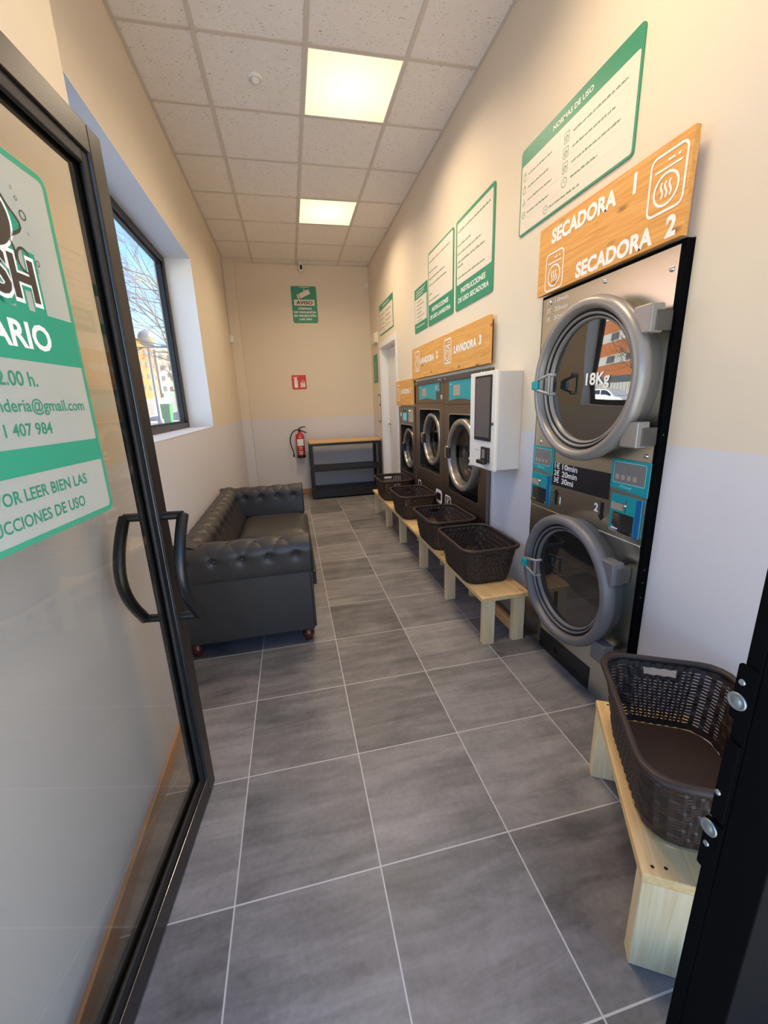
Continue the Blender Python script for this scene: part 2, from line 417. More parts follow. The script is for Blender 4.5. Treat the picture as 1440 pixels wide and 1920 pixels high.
def tag(o, label=None, cat=None, group=None, kind=None):
    for k, v in (('label', label), ('category', cat), ('group', group), ('kind', kind)):
        if v: o[k] = v
    return o
def thing(name, label, cat, loc=(0, 0, 0), rz=0.0, group=None, kind=None):
    o = bpy.data.objects.new(name, None); COL.objects.link(o); o.location = loc; o.rotation_euler = (0, 0, rz); o.empty_display_size = 0.1
    return tag(o, label, cat, group, kind)
def kids(o): return [c for c in COL.objects if c.parent == o]
def copy_tree(o, parent=None):
    ch = kids(o); c = o.copy(); COL.objects.link(c)
    if parent is not None: c.parent = parent
    for k in ch: copy_tree(k, c)
    return c

XL, XR, YB, YF, H = -0.725, 1.335, 6.74, 0.36, 3.384
def RW(x=XR): return Frame((x, 0, 0), (0, -1, 0), (0, 0, 1))     # on the right wall: a = -y, b = z, normal into the room
def BW(y=YB): return Frame((0, y, 0), (1, 0, 0), (0, 0, 1))      # back wall: a = x, b = z
def LW(x=XL): return Frame((x, 0, 0), (0, 1, 0), (0, 0, 1))      # left wall: a = y, b = z

# ================================================================== SETTING
b = MB(); b.box(XL-0.3, 2.2, YF-0.02, YB+0.2, -0.12, 0.0)
tag(b.build('floor', 'floor'), 'grey stone-look square floor tiles with pale grout', 'floor', kind='structure')

# right wall with openings for the machines and the white door
WX = XR+0.16
OPEN = [(1.243, 2.042, 1.885), (2.598, 4.272, 1.600), (4.328, 4.987, 1.347), (5.165, 6.035, 2.142)]
b = MB(); y = YF-0.3
for y0, y1, zt in OPEN:
    b.box(XR, WX, y, y0, 0, H+0.1); b.box(XR, WX, y0, y1, zt, H+0.1); y = y1
b.box(XR, WX, y, YB+0.1, 0, H+0.1)
tag(b.build('wall_right', 'wall_r'), 'right wall, cream above and grey below, holding the machines', 'wall', kind='structure')
# left wall with the window opening
WY0, WY1, WZ0, WZ1, WXO = 1.95, 4.232, 1.236, 2.663, -1.02
b = MB()
b.box(WXO, XL, YF-0.3, WY0, 0, H+0.1); b.box(WXO, XL, WY1, YB+0.1, 0, H+0.1); b.box(WXO, XL, WY0, WY1, 0, WZ0-0.001); b.box(WXO, XL, WY0, WY1, WZ1, H+0.1)
tag(b.build('wall_left', 'wall_l'), 'left wall with the window, cream above and grey below', 'wall', kind='structure')
b = MB()   # plastered reveal lining
b.box(-0.9345, XL+0.0015, WY0+0.0005, WY1-0.0005, WZ0-0.0005, WZ0+0.004); b.box(-0.9345, XL+0.0015, WY0+0.0005, WY1-0.0005, WZ1-0.004, WZ1+0.0005)
b.box(-0.9345, XL+0.0015, WY1-0.004, WY1+0.0005, WZ0+0.004, WZ1-0.004); b.box(-0.9345, XL+0.0015, WY0-0.0005, WY0+0.004, WZ0+0.004, WZ1-0.004)
tag(b.build('trim_1', 'plaster'), 'white plastered window reveal and sill', 'window reveal', kind='structure')
# pilaster beside the entrance and pillar in the far corner
b = MB(); b.box(XL-0.01, -0.60, YF-0.3, 1.775, 0, H+0.1)
tag(b.build('trim_2', 'wall_l', bevel=0.004), 'wall pilaster behind the open glass door', 'pilaster', kind='structure')
b = MB(); b.box(XL-0.01, -0.59, 6.60, YB+0.01, 0, H+0.05)
tag(b.build('trim_3', 'wall_b', bevel=0.004), 'boxed pillar in the far left corner', 'pillar', kind='structure')
b = MB(); b.box(WXO, WX, YB, YB+0.15, 0, H+0.1)
tag(b.build('wall_back', 'wall_b'), 'back wall, cream above and grey below', 'wall', kind='structure')
# ceiling and its grid
b = MB(); b.box(WXO, WX, YF-0.3, YB+0.15, H, H+0.12)
ceil = tag(b.build('ceiling', 'ceiling'), 'suspended ceiling of speckled square tiles', 'ceiling', kind='structure')
CX = [0.27326-0.6, 0.27326, 0.27326+0.6]; CY0 = 2.937
b = MB()
for x in CX: b.box(x-0.012, x+0.012, YF, YB, H-0.006, H+0.002)
r = -5
while CY0+0.6*r < YB:
    yy = CY0+0.6*r
    if yy > YF:
        xs = [XL]+CX+[XR]
        for i in range(4): b.box(xs[i]+0.012, xs[i+1]-0.012, yy-0.012, yy+0.012, H-0.0055, H+0.002)
    r += 1
b.box(XL, XL+0.022, YF, YB, H-0.007, H); b.box(XR-0.014, XR, YF, YB, H-0.007, H); b.box(-0.59, XR, YB-0.014, YB, H-0.007, H)
b.build('ceiling_grid', 'tbar', ceil)
# skirting
b = MB(); b.box(-0.585, 1.27, YB-0.014, YB, 0, 0.075)
tag(b.build('baseboard_back', 'skirt', bevel=0.003), 'wooden skirting along the back wall', 'skirting', kind='structure')
b = MB(); b.box(-0.60, -0.588, YF, 1.775, 0, 0.075); b.box(XL, XL+0.012, 1.78, 6.6, 0, 0.075)
tag(b.build('baseboard_left', 'skirt', bevel=0.003), 'wooden skirting along the left wall and pilaster', 'skirting', kind='structure')

# window
win = thing('window_1', 'black-framed window looking onto the street', 'window', (-0.95, WY0, WZ0), kind='structure')
F = LW(-0.935); fw = 0.052
b = MB()
for a0, a1, c0, c1 in ((WY0, WY1, WZ0, WZ0+fw), (WY0, WY1, WZ1-fw, WZ1), (WY0, WY0+fw, WZ0+fw, WZ1-fw), (WY1-fw, WY1, WZ0+fw, WZ1-fw)):
    b.box(-1.0, -0.935, a0, a1, c0, c1)
b.build('window_frame', 'blackgl', win, bevel=0.004)
b = MB(); g = 0.016
for a0, a1, c0, c1 in ((WY0+fw, WY1-fw, WZ0+fw, WZ0+fw+g), (WY0+fw, WY1-fw, WZ1-fw-g, WZ1-fw), (WY0+fw, WY0+fw+g, WZ0+fw+g, WZ1-fw-g), (WY1-fw-g, WY1-fw, WZ0+fw+g, WZ1-fw-g)):
    b.box(-0.985, -0.955, a0, a1, c0, c1)
b.build('glazing_bead', 'black', win)
b = MB(); b.box(-0.974, -0.968, WY0+fw+0.002, WY1-fw-0.002, WZ0+fw+0.002, WZ1-fw-0.002); b.build('window_pane', 'glass', win)

# shopfront over and beside the doorway (mostly behind the frame of the picture)
b = MB(); b.box(WXO, WX, 0.10, 0.36, 2.75, H+0.1); b.box(WXO, -0.60, 0.10, 0.36, 0, 2.75)
tag(b.build('wall_front', 'wall_l'), 'front wall above the entrance', 'wall', kind='structure')
b = MB(); b.box(-0.60, -0.545, 0.28, 0.345, 0, 2.75); b.box(-0.545, XR, 0.28, 0.345, 2.10, 2.17); b.box(-0.545, XR, 0.28, 0.345, 2.69, 2.75)
tag(b.build('trim_4', 'blackmatt', bevel=0.003), 'black aluminium entrance frame', 'door frame', kind='structure')
b = MB(); b.box(-0.545, XR, 0.305, 0.313, 2.17, 2.69)  # transom glazing added out of view to let in more daylight
tag(b.build('window_2', 'glass'), 'unseen clear transom pane added above the entrance for more daylight', 'window', kind='structure')

# passive leaf at the right of the doorway, with its lock keeps
d2 = thing('door_2', 'matt black fixed door leaf with lock keeps at the right foreground', 'door', (0.55, 0.30, 0), kind='structure')
b = MB(); b.box(0.552, 0.715, 0.275, 0.331, 0, 2.10); b.box(0.715, XR, 0.275, 0.331, 0, 0.10); b.box(0.715, XR, 0.275, 0.331, 2.02, 2.10); b.box(XR-0.06, XR, 0.275, 0.331, 0.10, 2.02)
b.build('door_frame', 'blackmatt', d2, bevel=0.002)
b = MB(); b.box(0.553, 0.575, 0.3315, 0.352, 0, 2.10); b.build('meeting_stile', 'blackmatt', d2, bevel=0.002)
b = MB(); b.box(0.715, XR-0.06, 0.30, 0.306, 0.10, 2.02); b.build('leaf_pane', 'glass', d2)
FJ = Frame((0.553, 0, 0), (0, -1, 0), (0, 0, 1))
for z0, z1 in ((0.968, 1.052), (0.700, 0.792)):
    b = MB(); b.prism(FJ, rr(-0.3565, -0.333, z0, z1, 0.003, 2), 0.0, 0.0035); kp = b.build('lock_keep', 'blackmatt', d2)
    zc = z0+0.064 if z0 > 0.8 else z0+0.041
    s = 1 if z0 > 0.8 else -1
    b = MB(); b.lathe(FJ, -0.3495, zc-s*0.035, [(0.0122, 0.0035), (0.0122, 0.0055), (0.0105, 0.0062), (0.0095, 0.0055), (0.006, 0.0058), (0.005, 0.0068), (0.0, 0.0068)], 28); b.build('round_bolt_rose', 'bullseye', kp)
    b = MB(); b.lathe(FJ, -0.3485, zc-s*0.005, [(0.0042, 0.0035), (0.0038, 0.0055), (0.002, 0.0055), (0.0, 0.0045)], 16); b.build('screw', 'bullseye', kp)
b = MB(); b.box(0.548, 0.553, 0.334, 0.352, 0.800, 0.935); b.build('strike_plate', 'blackmatt', d2, bevel=0.001)
b = MB(); b.lathe(FJ, -0.347, 0.845, [(0.004, 0.005), (0.004, 0.007), (0.0, 0.007)], 16); b.build('strike_screw', 'bullseye', d2)

# ------------------------------------------------------------------ open glass door leaf with the opening-hours sign
DANG = -0.117415
d1 = thing('door_1', 'open glass door in a black frame with a green and white opening-hours sign', 'door', (-0.42-0.11715*0.93, 1.31-0.99311*0.93, 0.0), DANG, kind='structure')
DW, DH = 1.0, 2.078
FD = Frame((0, 0, 0), (0, 1, 0), (0, 0, 1))   # local plane: a along leaf, b up, d towards the room
b = MB(); st = 0.062
b.box(-0.05, 0, 0, st, 0.012, DH); b.box(-0.05, 0, DW-st, DW, 0.012, DH); b.box(-0.05, 0, st, DW-st, 0.012, 0.085); b.box(-0.05, 0, st, DW-st, DH-0.066, DH)
b.build('leaf_frame', 'blackgl', d1, bevel=0.003, local=True)
b = MB(); g = 0.032; z0, z1 = 0.085, DH-0.066
for x0, x1 in ((-0.044, -0.031), (-0.017, -0.006)):
    b.box(x0, x1, st, st+g, z0, z1); b.box(x0, x1, DW-st-g, DW-st, z0, z1); b.box(x0, x1, st+g, DW-st-g, z0, z0+g); b.box(x0, x1, st+g, DW-st-g, z1-g, z1)
b.build('glazing_bead', 'gasket_gap', d1, bevel=0.004, local=True)
b = MB(); b.tube([(-0.004, DW-st-0.006, z0), (-0.004, DW-st-0.006, z1)], 0.0045, 8); b.build('glossy_bead', 'beadgl', d1, local=True); b = MB(); b.tube([(-0.001, st, z0+0.002), (-0.001, DW-st, z0+0.002)], 0.0016, 6); b.build('bright_bead', 'chrome', d1, local=True)
b = MB(); b.box(-0.028, -0.020, st+0.004, DW-st-0.004, z0+0.004, z1-0.004); b.build('leaf_pane', 'glass_door', d1, local=True)
b = MB(True)
for z in (0.2, 1.05, 1.9): b.cut().tube([(-0.025, -0.008, z-0.05), (-0.025, -0.008, z+0.05)], 0.011, 10)
b.build('hinge', 'blackgl', d1, local=True)
def bow(sgn, base):
    pts = []; o = sgn*0.062
    for k in range(15):
        t = k/14.0; z = 1.085-0.345*t; s = 0.962-0.085*sin(pi*min(1, t*1.02))**0.9
        pts.append((base+o, s, z))
    m = MB(); m.tube([(base, 0.962, 1.085), (base+o*0.6, 0.962, 1.085), (base+o, 0.962, 1.085)], 0.0135, 10)
    m.tube(pts, 0.0165, 12)
    m.tube([(base, 0.962, 0.74), (base+o*0.6, 0.962, 0.74), (base+o, 0.962, 0.74)], 0.0135, 10)
    return m
bow(1, 0).build('bow_handle', 'blackpl', d1, local=True)
bow(-1, -0.05).build('bow_handle', 'blackpl', d1, local=True)
# sign on the glass; S(s) turns a distance from the free edge plane into the leaf's own ordinate
def S(s): return s+0.93
sg = MB(); E0, E1, B0, B1 = S(-0.70), S(-0.179), 1.166, 1.877
sg.prism(FD, rr(E0+0.012, E1-0.012, B0+0.012, B1-0.012, 0.012), -0.0198, -0.0194)
sgn = sg.build('hours_sign', 'vinyl', d1, local=True); sgn['label'] = 'green and white opening-hours sticker'
q = MB(); dd = -0.0190
q.band(FD, rr(E0, E1, B0, B1, 0.022), rr(E0+0.012, E1-0.012, B0+0.012, B1-0.012, 0.012), dd)
q.flat(FD, [(E0+0.01, 1.502), (E1-0.01, 1.502), (E1-0.01, 1.598), (E0+0.01, 1.598)], dd); q.flat(FD, [(E0+0.01, 1.293), (E1-0.01, 1.293), (E1-0.01, 1.342), (E0+0.01, 1.342)], dd)
q.build('green_print', 'vinyl_g', sgn, local=True)
q = MB(True); q.text(FD, S(-0.276), 1.527, 0.046, 'HORARIO', 'R', 0.02, dd+0.0006, width=0.30); q.build('white_lettering', 'print_w', sgn, local=True)
q = MB(True)
q.text(FD, S(-0.345), 1.455, 0.026, '22.00 h.', 'R', 0.012, dd)
q.text(FD, S(-0.212), 1.408, 0.0225, 'lavanderia@gmail.com', 'R', 0.010, dd, width=0.300)
q.text(FD, S(-0.335), 1.364, 0.0225, '1 407 984', 'R', 0.012, dd)
q.text(FD, S(-0.262), 1.247, 0.023, 'POR FAVOR LEER BIEN LAS', 'R', 0.010, dd, width=0.36)
q.text(FD, S(-0.285), 1.200, 0.023, 'INSTRUCCIONES DE USO', 'R', 0.010, dd, width=0.33)
q.build('green_lettering', 'green', sgn, local=True)
# logo: round letter in a splash over heavy lettering
q = MB(); lc = S(-0.43)
spl = []
for k in range(72):
    t = 2*pi*k/72; rad = 0.128+0.012*sin(5*t)+0.008*sin(9*t+1); spl.append((lc+rad*cos(t), 1.742+0.62*rad*sin(t)))
q.flat(FD, spl, dd); q.text(FD, S(-0.268), 1.612, 0.086, 'WASH', 'R', 0.075, dd+0.0002, width=0.325); q.build('logo_splash', 'vinyl_g', sgn, local=True)
q = MB(True); q.text(FD, S(-0.275), 1.616, 0.078, 'WASH', 'R', 0.045, dd+0.0005, width=0.31)
q.flat(FD, circ(lc+0.06, 1.748, 0.058, 36), dd+0.0003); q.build('logo_halo', 'print_w', sgn, local=True)
q = MB(True); q.text(FD, S(-0.281), 1.619, 0.072, 'WASH', 'R', 0.02, dd+0.0009, width=0.297)
q.band(FD, circ(lc+0.06, 1.748, 0.052, 36), circ(lc+0.06, 1.748, 0.026, 36), dd+0.0007)
q.stroke(FD, spl, 0.006, dd+0.0003, closed=True)
q.stroke(FD, [(lc+0.128+0.016*cos(t*0.35), 1.70+0.016*sin(t*0.35)-0.0012*t) for t in range(18)], 0.005, dd+0.0005)
for ba, bb, br in ((0.155, 1.775, 0.009), (0.146, 1.80, 0.004), (0.139, 1.815, 0.003), (0.168, 1.695, 0.006), (0.160, 1.745, 0.003), (0.163, 1.68, 0.004)):
    q.band(FD, circ(lc+ba, bb, br, 20), circ(lc+ba, bb, br*0.72, 20), dd+0.0003)
q.build('logo_dark_print', 'vinyl_k', sgn, local=True)

# ------------------------------------------------------------------ white door in the right wall
d3 = thing('door_3', 'white interior door in the right wall beside the shelf', 'door', (XR, 5.6, 0), kind='structure')
b = MB(); dy0, dy1, dz = 5.165, 6.035, 2.142
b.box(XR-0.014, XR, dy0-0.07, dy0+0.004, 0, dz+0.075); b.box(XR-0.014, XR, dy1-0.004, dy1+0.055, 0, dz+0.075); b.box(XR-0.014, XR, dy0+0.004, dy1-0.004, dz-0.004, dz+0.075)
b.box(XR, XR+0.155, dy0, dy0+0.02, 0, dz); b.box(XR, XR+0.155, dy1-0.02, dy1, 0, dz); b.box(XR, XR+0.155, dy0+0.02, dy1-0.02, dz-0.02, dz)
b.build('door_casing', 'door_w', d3, bevel=0.003)
b = MB(); b.box(XR+0.09, XR+0.13, dy0+0.022, dy1-0.022, 0.006, dz-0.022); b.build('door_leaf', 'door_w', d3)
b = MB(); fr = RW(XR+0.09); b.lathe(fr, -(dy1-0.085), 1.10, [(0.024, 0.0), (0.024, 0.008), (0.008, 0.010), (0.008, 0.05)], 16)
b.tube([(XR+0.04, dy1-0.085, 1.10), (XR+0.035, dy1-0.12, 1.10), (XR+0.035, dy1-0.19, 1.095)], 0.008, 8); b.prism(fr, rr(-(dy1-0.065), -(dy1-0.105), 0.98, 1.14, 0.006, 2), 0, 0.006)
b.build('door_handle', 'chrome', d3)

# ================================================================== CEILING FITTINGS
def ceiling_light(row, label, first=[None]):
    x0, x1 = CX[1]+0.012, CX[2]-0.012; y0 = CY0+0.6*row+0.012; y1 = y0+0.576
    cx, cy = (x0+x1)/2, (y0+y1)/2
    t = thing('ceiling_light', label, 'ceiling light', (cx, cy, H-0.004), group='ceiling panel lights')
    b = MB(); e = 0.006
    b.box(x0, x1, y0, y0+e, H-0.005, H-0.0005); b.box(x0, x1, y1-e, y1, H-0.005, H-0.0005); b.box(x0, x0+e, y0+e, y1-e, H-0.005, H-0.0005); b.box(x1-e, x1, y0+e, y1-e, H-0.005, H-0.0005)
    b.build('light_frame', 'whitepl', t)
    b = MB(); b.box(x0+e, x1-e, y0+e, y1-e, H-0.004, H-0.001); b.build('diffuser', 'lit', t)
    l = bpy.data.lights.new('panel_lamp', 'AREA'); l.shape = 'SQUARE'; l.size = 0.54; l.spread = PANEL_SPREAD; l.energy = PANEL_W; l.color = PANEL_COL
    o = bpy.data.objects.new('panel_lamp', l); COL.objects.link(o); o.parent = t; o.location = (0, 0, -0.006)
    return t
ceiling_light(0, 'large lit ceiling panel, the nearer of the two in view')
ceiling_light(3, 'smaller-looking lit ceiling panel, the farther of the two in view')
ceiling_light(-3, 'lit ceiling panel above the entrance')
FC = Frame((0, 0, H), (1, 0, 0), (0, -1, 0))   # looking up at the ceiling, normal down
t = thing('smoke_detector', 'round white smoke detector on the ceiling tile left of the near light', 'smoke detector', (-0.025, 3.235, H))
b = MB(); b.lathe(FC, -0.025, -3.235, [(0.044, 0), (0.044, 0.006), (0.041, 0.011), (0.030, 0.013)], 32); b.build('base', 'whitepl', t)
b = MB(); b.lathe(FC, -0.025, -3.235, [(0.027, 0.012), (0.026, 0.020), (0.026, 0.023), (0.022, 0.023), (0.022, 0.027), (0.018, 0.027), (0.016, 0.032), (0.0, 0.033)], 32); b.build('sensor_head', 'white', t)
t = thing('security_camera', 'small white security camera with a black lens at the top of the back wall', 'camera', (0.34, 6.70, H))
b = MB(); b.lathe(FC, 0.335, -6.66, [(0.032, 0), (0.032, 0.012), (0.018, 0.02), (0.014, 0.04)], 20, cap1=True); b.build('mount', 'whitepl', t)
b = MB(); fr = Frame((0, 6.61, 0), (1, 0, 0), (0, 0, 1))
b.prism(fr, rr(0.305, 0.373, H-0.125, H-0.022, 0.033, 6), -0.09, 0.0); b.build('camera_body', 'whitepl', t, bevel=0.008)
b = MB(); b.prism(fr, rr(0.322, 0.356, H-0.108, H-0.042, 0.016, 6), 0.0, 0.003); b.build('lens_window', 'blackpl', t)

# ================================================================== POSTERS AND SIGNS
def dashes(q, fr, a0, a1, b, h, rnd, mi=0, d=0.0068):
    """a line of print too small to read: short strokes of word length"""
    if q.split: q.cut()
    a = a0
    while a < a1:
        w = rnd.uniform(1.6, 4.2)*h; w = min(w, a1-a)
        k = a
        while k < a+w-0.2*h:
            e = min(k+0.62*h, a+w); hh = h*rnd.choice((1, 1, 0.75, 0.75, 1.2)); q.flat(fr, [(k, b), (e, b), (e, b+hh), (k, b+hh)], d, mi); k += 0.8*h
        a += w+0.6*h
def poster(name, label, cat, fr, a0, a1, b0, b1, green=None, border=0.012, rad=0.02, th=0.006, backm='green', face='paper'):
    o = fr.p((a0+a1)/2, b0, 0)
    t = thing(name, label, cat, o)
    b = MB(); b.prism(fr, rr(a0, a1, b0, b1, rad), 0.0006, th); b.build('backing_board', backm, t)
    if face:
        f0, f1, g0, g1 = green or (a0+border, a1-border, b0+border, b1-border)
        b = MB(); b.flat(fr, rr(f0, f1, g0, g1, rad*0.5), th+0.0004); b.build('white_face', face, t)
    return t
R7 = random.Random(7)
# big rules poster over the dryer
fr = RW()
p0, p1, z0, z1 = -2.352, -1.552, 2.255, 2.655
t = poster('rules_poster', 'large green-headed rules poster high on the wall above the dryer sign', 'poster', fr, p0, p1, z0, z1, (p0+0.010, p1-0.010, z0+0.010, z1-0.075))
q = MB(True); q.text(fr, (p0+p1)/2+0.01, z1-0.050, 0.020, 'NORMAS DE USO', 'C', 0.012, 0.0065, width=0.27); q.build('heading', 'print_w', t)
q = MB(True); ic = MB(True); ln = MB(True)
for i in range(4):
    zz = 2.522-0.058*i
    dashes(q, fr, p0+0.075, p0+0.075+(0.20, 0.18, 0.21, 0.19)[i], zz, 0.007, R7); dashes(q, fr, p0+0.43, p0+0.43+(0.31, 0.26, 0.29, 0.17)[i], zz, 0.0075, R7)
    ln.cut(); ln.stroke(fr, [(p0+0.07, zz-0.020), (p0+0.37, zz-0.020)], 0.0018, 0.0066); ln.cut(); ln.stroke(fr, [(p0+0.42, zz-0.020), (p1-0.04, zz-0.020)], 0.0018, 0.0066)
    ca, cb = p0+0.04, zz+0.003; ic.cut()
    if i in (0, 1): ic.stroke(fr, rr(ca-0.012, ca+0.012, cb-0.016, cb+0.010, 0.004), 0.003, 0.0066, closed=True); ic.stroke(fr, [(ca-0.006, cb+0.012), (ca-0.003, cb+0.02), (ca+0.003, cb+0.02), (ca+0.006, cb+0.012)], 0.003, 0.0066)
    elif i == 2: ic.stroke(fr, [(ca-0.013, cb-0.014), (ca, cb+0.018), (ca+0.013, cb-0.014)], 0.003, 0.0066, closed=True); ic.stroke(fr, [(ca-0.008, cb-0.012), (ca+0.008, cb+0.0)], 0.003, 0.0066)
    else: ic.band(fr, circ(ca, cb, 0.016, 24), circ(ca, cb, 0.013, 24), 0.0066); ic.stroke(fr, [(ca-0.010, cb-0.004), (ca, cb+0.008), (ca+0.010, cb-0.006)], 0.003, 0.0066)
    ca = p0+0.385; ic.cut()
    if i < 3:
        ic.stroke(fr, rr(ca-0.017, ca+0.017, cb-0.020, cb+0.020, 0.004), 0.003, 0.0066, closed=True); ic.band(fr, circ(ca, cb-0.003, 0.011, 20), circ(ca, cb-0.003, 0.008, 20), 0.0066); ic.stroke(fr, [(ca-0.006, cb-0.006), (ca+0.004, cb+0.004)], 0.004, 0.0066)
    else: ic.band(fr, circ(ca, cb, 0.020, 28), circ(ca, cb, 0.017, 28), 0.0066); ic.stroke(fr, [(ca, cb+0.010), (ca, cb-0.002), (ca+0.007, cb-0.002)], 0.003, 0.0066)
ca, cb = p0+0.245, 2.297; ic.cut()
ic.band(fr, circ(ca, cb, 0.018, 28), circ(ca, cb, 0.015, 28), 0.0066); ic.stroke(fr, [(ca-0.008, cb), (ca+0.008, cb)], 0.003, 0.0066)
dashes(q, fr, p0+0.275, p0+0.50, 2.292, 0.009, R7)
q.build('small_print', 'greentxt', t); ic.build('pictograms', 'greentxt', t); ln.build('ruled_lines', 'paleline', t)
# instruction posters over the washers
def instr(y0, y1, z0, z1, l2, label, bord, lines, gap):
    t = poster('instruction_poster', label, 'poster', fr, -y1, -y0, z0, z1, (-y1+bord, -y0-bord, z0+0.175, z1-bord), rad=0.022)
    q = MB(True); c = -(y0+y1)/2
    q.text(fr, c, z0+0.108, 0.034, 'INSTRUCCIONES', 'C', 0.015, 0.0066, width=0.40*(y1-y0)/0.61); q.text(fr, c, z0+0.048, 0.032, l2, 'C', 0.015, 0.0066, width=0.50*(y1-y0)/0.61); q.build('heading', 'print_w', t)
    q = MB(True); z = z1-0.085
    for L, dz in lines:
        dashes(q, fr, -y1+0.035, -y1+0.035+L, z, 0.011, R7); z -= dz
    q.build('small_print', 'greentxt', t)
    return t
instr(2.648, 3.262, 2.062, 2.668, 'DE USO SECADORA', 'dryer instruction poster with green foot band, nearest of the row over the washers', 0.024,
      [(0.52, 0.060), (0.0, 0.03), (0.24, 0.055), (0.40, 0.055), (0.45, 0.030), (0.10, 0.075), (0.46, 0.065), (0.15, 0.05)], 0)
instr(3.310, 3.916, 2.066, 2.664, 'DE USO LAVADORA', 'washer instruction poster with green foot band, middle one of the row over the washers', 0.016,
      [(0.50, 0.060), (0.0, 0.02), (0.22, 0.055), (0.38, 0.050), (0.42, 0.075), (0.07, 0.050), (0.26, 0.050), (0.13, 0.05)], 0)
y0, y1, z0, z1 = 3.952, 4.342, 2.070, 2.470
t = poster('notice_poster', 'small poster with green bands top and bottom, left end of the row over the washers', 'poster', fr, -y1, -y0, z0, z1, (-y1+0.008, -y0-0.008, z0+0.085, z1-0.095), rad=0.004)
q = MB(True)
for k, w in enumerate((0.28, 0.26, 0.22)): dashes(q, fr, -y1+0.05, -y1+0.05+w, z1-0.035-0.022*k, 0.010, R7)
dashes(q, fr, -y1+0.05, -y1+0.32, z0+0.045, 0.010, R7); q.build('heading', 'print_w', t)
q = MB(True)
for k in range(6): dashes(q, fr, -y1+0.08, -y1+0.08+R7.uniform(0.14, 0.22), z1-0.13-0.034*k, 0.009, R7)
q.build('small_print', 'greentxt', t)
# poster over the white door
y0, y1, z0, z1 = 5.252, 6.012, 2.302, 2.680
t = poster('door_poster', 'green-headed rules poster above the white door', 'poster', fr, -y1, -y0, z0, z1, (-y1+0.010, -y0-0.010, z0+0.012, z1-0.075), rad=0.006)
q = MB(True); q.text(fr, -(y0+y1)/2, z1-0.052, 0.028, 'NORMAS DE USO', 'C', 0.012, 0.0066, width=0.36); q.build('heading', 'print_w', t)
q = MB(True)
for i in range(4):
    zz = z1-0.14-0.055*i
    dashes(q, fr, -y1+0.07, -y1+0.07+R7.uniform(0.18, 0.24), zz, 0.010, R7); dashes(q, fr, -y1+0.41, -y1+0.41+R7.uniform(0.2, 0.3), zz, 0.010, R7)
    q.cut(); q.band(fr, circ(-y1+0.04, zz+0.004, 0.016, 16), circ(-y1+0.04, zz+0.004, 0.012, 16), 0.0066); q.cut(); q.band(fr, circ(-y1+0.375, zz+0.004, 0.018, 16), circ(-y1+0.375, zz+0.004, 0.014, 16), 0.0066)
q.cut(); q.band(fr, circ(-y1+0.25, z0+0.05, 0.018, 16), circ(-y1+0.25, z0+0.05, 0.014, 16), 0.0066)
q.build('small_print', 'greentxt', t)
# narrow vertical green sign by the far corner
t = poster('narrow_sign', 'narrow upright green sign on the right wall near the far corner', 'sign', fr, -6.555, -6.275, 1.70, 2.10, rad=0.006, face=None)
q = MB(True); fr2 = Frame(fr.p(-6.415, 1.90, 0), fr.u, -fr.r)
for k in (-1, 0, 1): dashes(q, fr2, -0.16, -0.16+(0.30, 0.26, 0.28)[k+1], 0.05*k, 0.012, R7)
q.build('small_print', 'print_w', t)
# emergency light and framed sheet
t = thing('emergency_light', 'cream emergency light box on the right wall over the narrow green sign', 'emergency light', (XR, 6.33, 2.24))
b = MB(); b.prism(fr, rr(-6.47, -6.19, 2.235, 2.39, 0.02), 0.0005, 0.02); b.build('back_box', 'whitepl', t)
b = MB(); b.prism(fr, rr(-6.46, -6.20, 2.245, 2.38, 0.018), 0.02, 0.05); b.build('light_cover', 'lampcover', t, bevel=0.01)
t = thing('framed_sheet', 'metal-framed notice board on the right wall beside the white door', 'notice board', (XR, 6.2, 1.12))
b = MB(); a0, a1, z0, z1 = -6.315, -6.105, 1.12, 1.52
b.band(fr, rr(a0, a1, z0, z1, 0.004, 2), rr(a0+0.016, a1-0.016, z0+0.016, z1-0.016, 0.004, 2), 0.012); b.prism(fr, rr(a0, a1, z0, z1, 0.004, 2), 0.0005, 0.0115); b.build('frame', 'steel_grey', t)
b = MB(); b.flat(fr, rr(a0+0.016, a1-0.016, z0+0.016, z1-0.016, 0.004, 2), 0.0124); b.build('sheet', 'paper', t)
b = MB(); b.lathe(fr, a1-0.03, 1.37, [(0.015, 0.0125), (0.015, 0.02), (0.0, 0.02)], 14); b.build('lock', 'blackpl', t)
# camera warning sign
fb = BW()
t = poster('camera_warning_sign', 'green video surveillance warning sign on the back wall', 'sign', fb, 0.172, 0.540, 2.597, 3.096, rad=0.025, face=None)
b = MB(); b.flat(fb, rr(0.205, 0.505, 2.835, 2.915, 0.004, 2), 0.0066); b.build('white_band', 'paper', t)
q = MB(True); q.text(fb, 0.355, 2.853, 0.045, 'AVISO', 'C', 0.02, 0.0072, width=0.24); q.build('black_lettering', 'print_k', t)
q = MB(True); q.text(fb, 0.355, 2.782, 0.026, 'CÁMARAS', 'C', 0.02, 0.0066, width=0.20)
q.text(fb, 0.355, 2.732, 0.026, 'DE VIGILANCIA', 'C', 0.02, 0.0066, width=0.32); q.text(fb, 0.355, 2.684, 0.026, 'EN GRABACIÓN', 'C', 0.02, 0.0066, width=0.32); q.text(fb, 0.355, 2.636, 0.026, 'LAS 24H', 'C', 0.02, 0.0066, width=0.18)
q.build('white_lettering', 'print_w', t)
q = MB()
def rot2(pts, c, ang): return [(c[0]+(x*cos(ang)-y*sin(ang)), c[1]+(x*sin(ang)+y*cos(ang))) for x, y in pts]
q.flat(fb, rot2([(-0.085, -0.033), (0.078, -0.033), (0.078, 0.033), (-0.085, 0.033)], (0.365, 2.995), radians(24)), 0.0066)
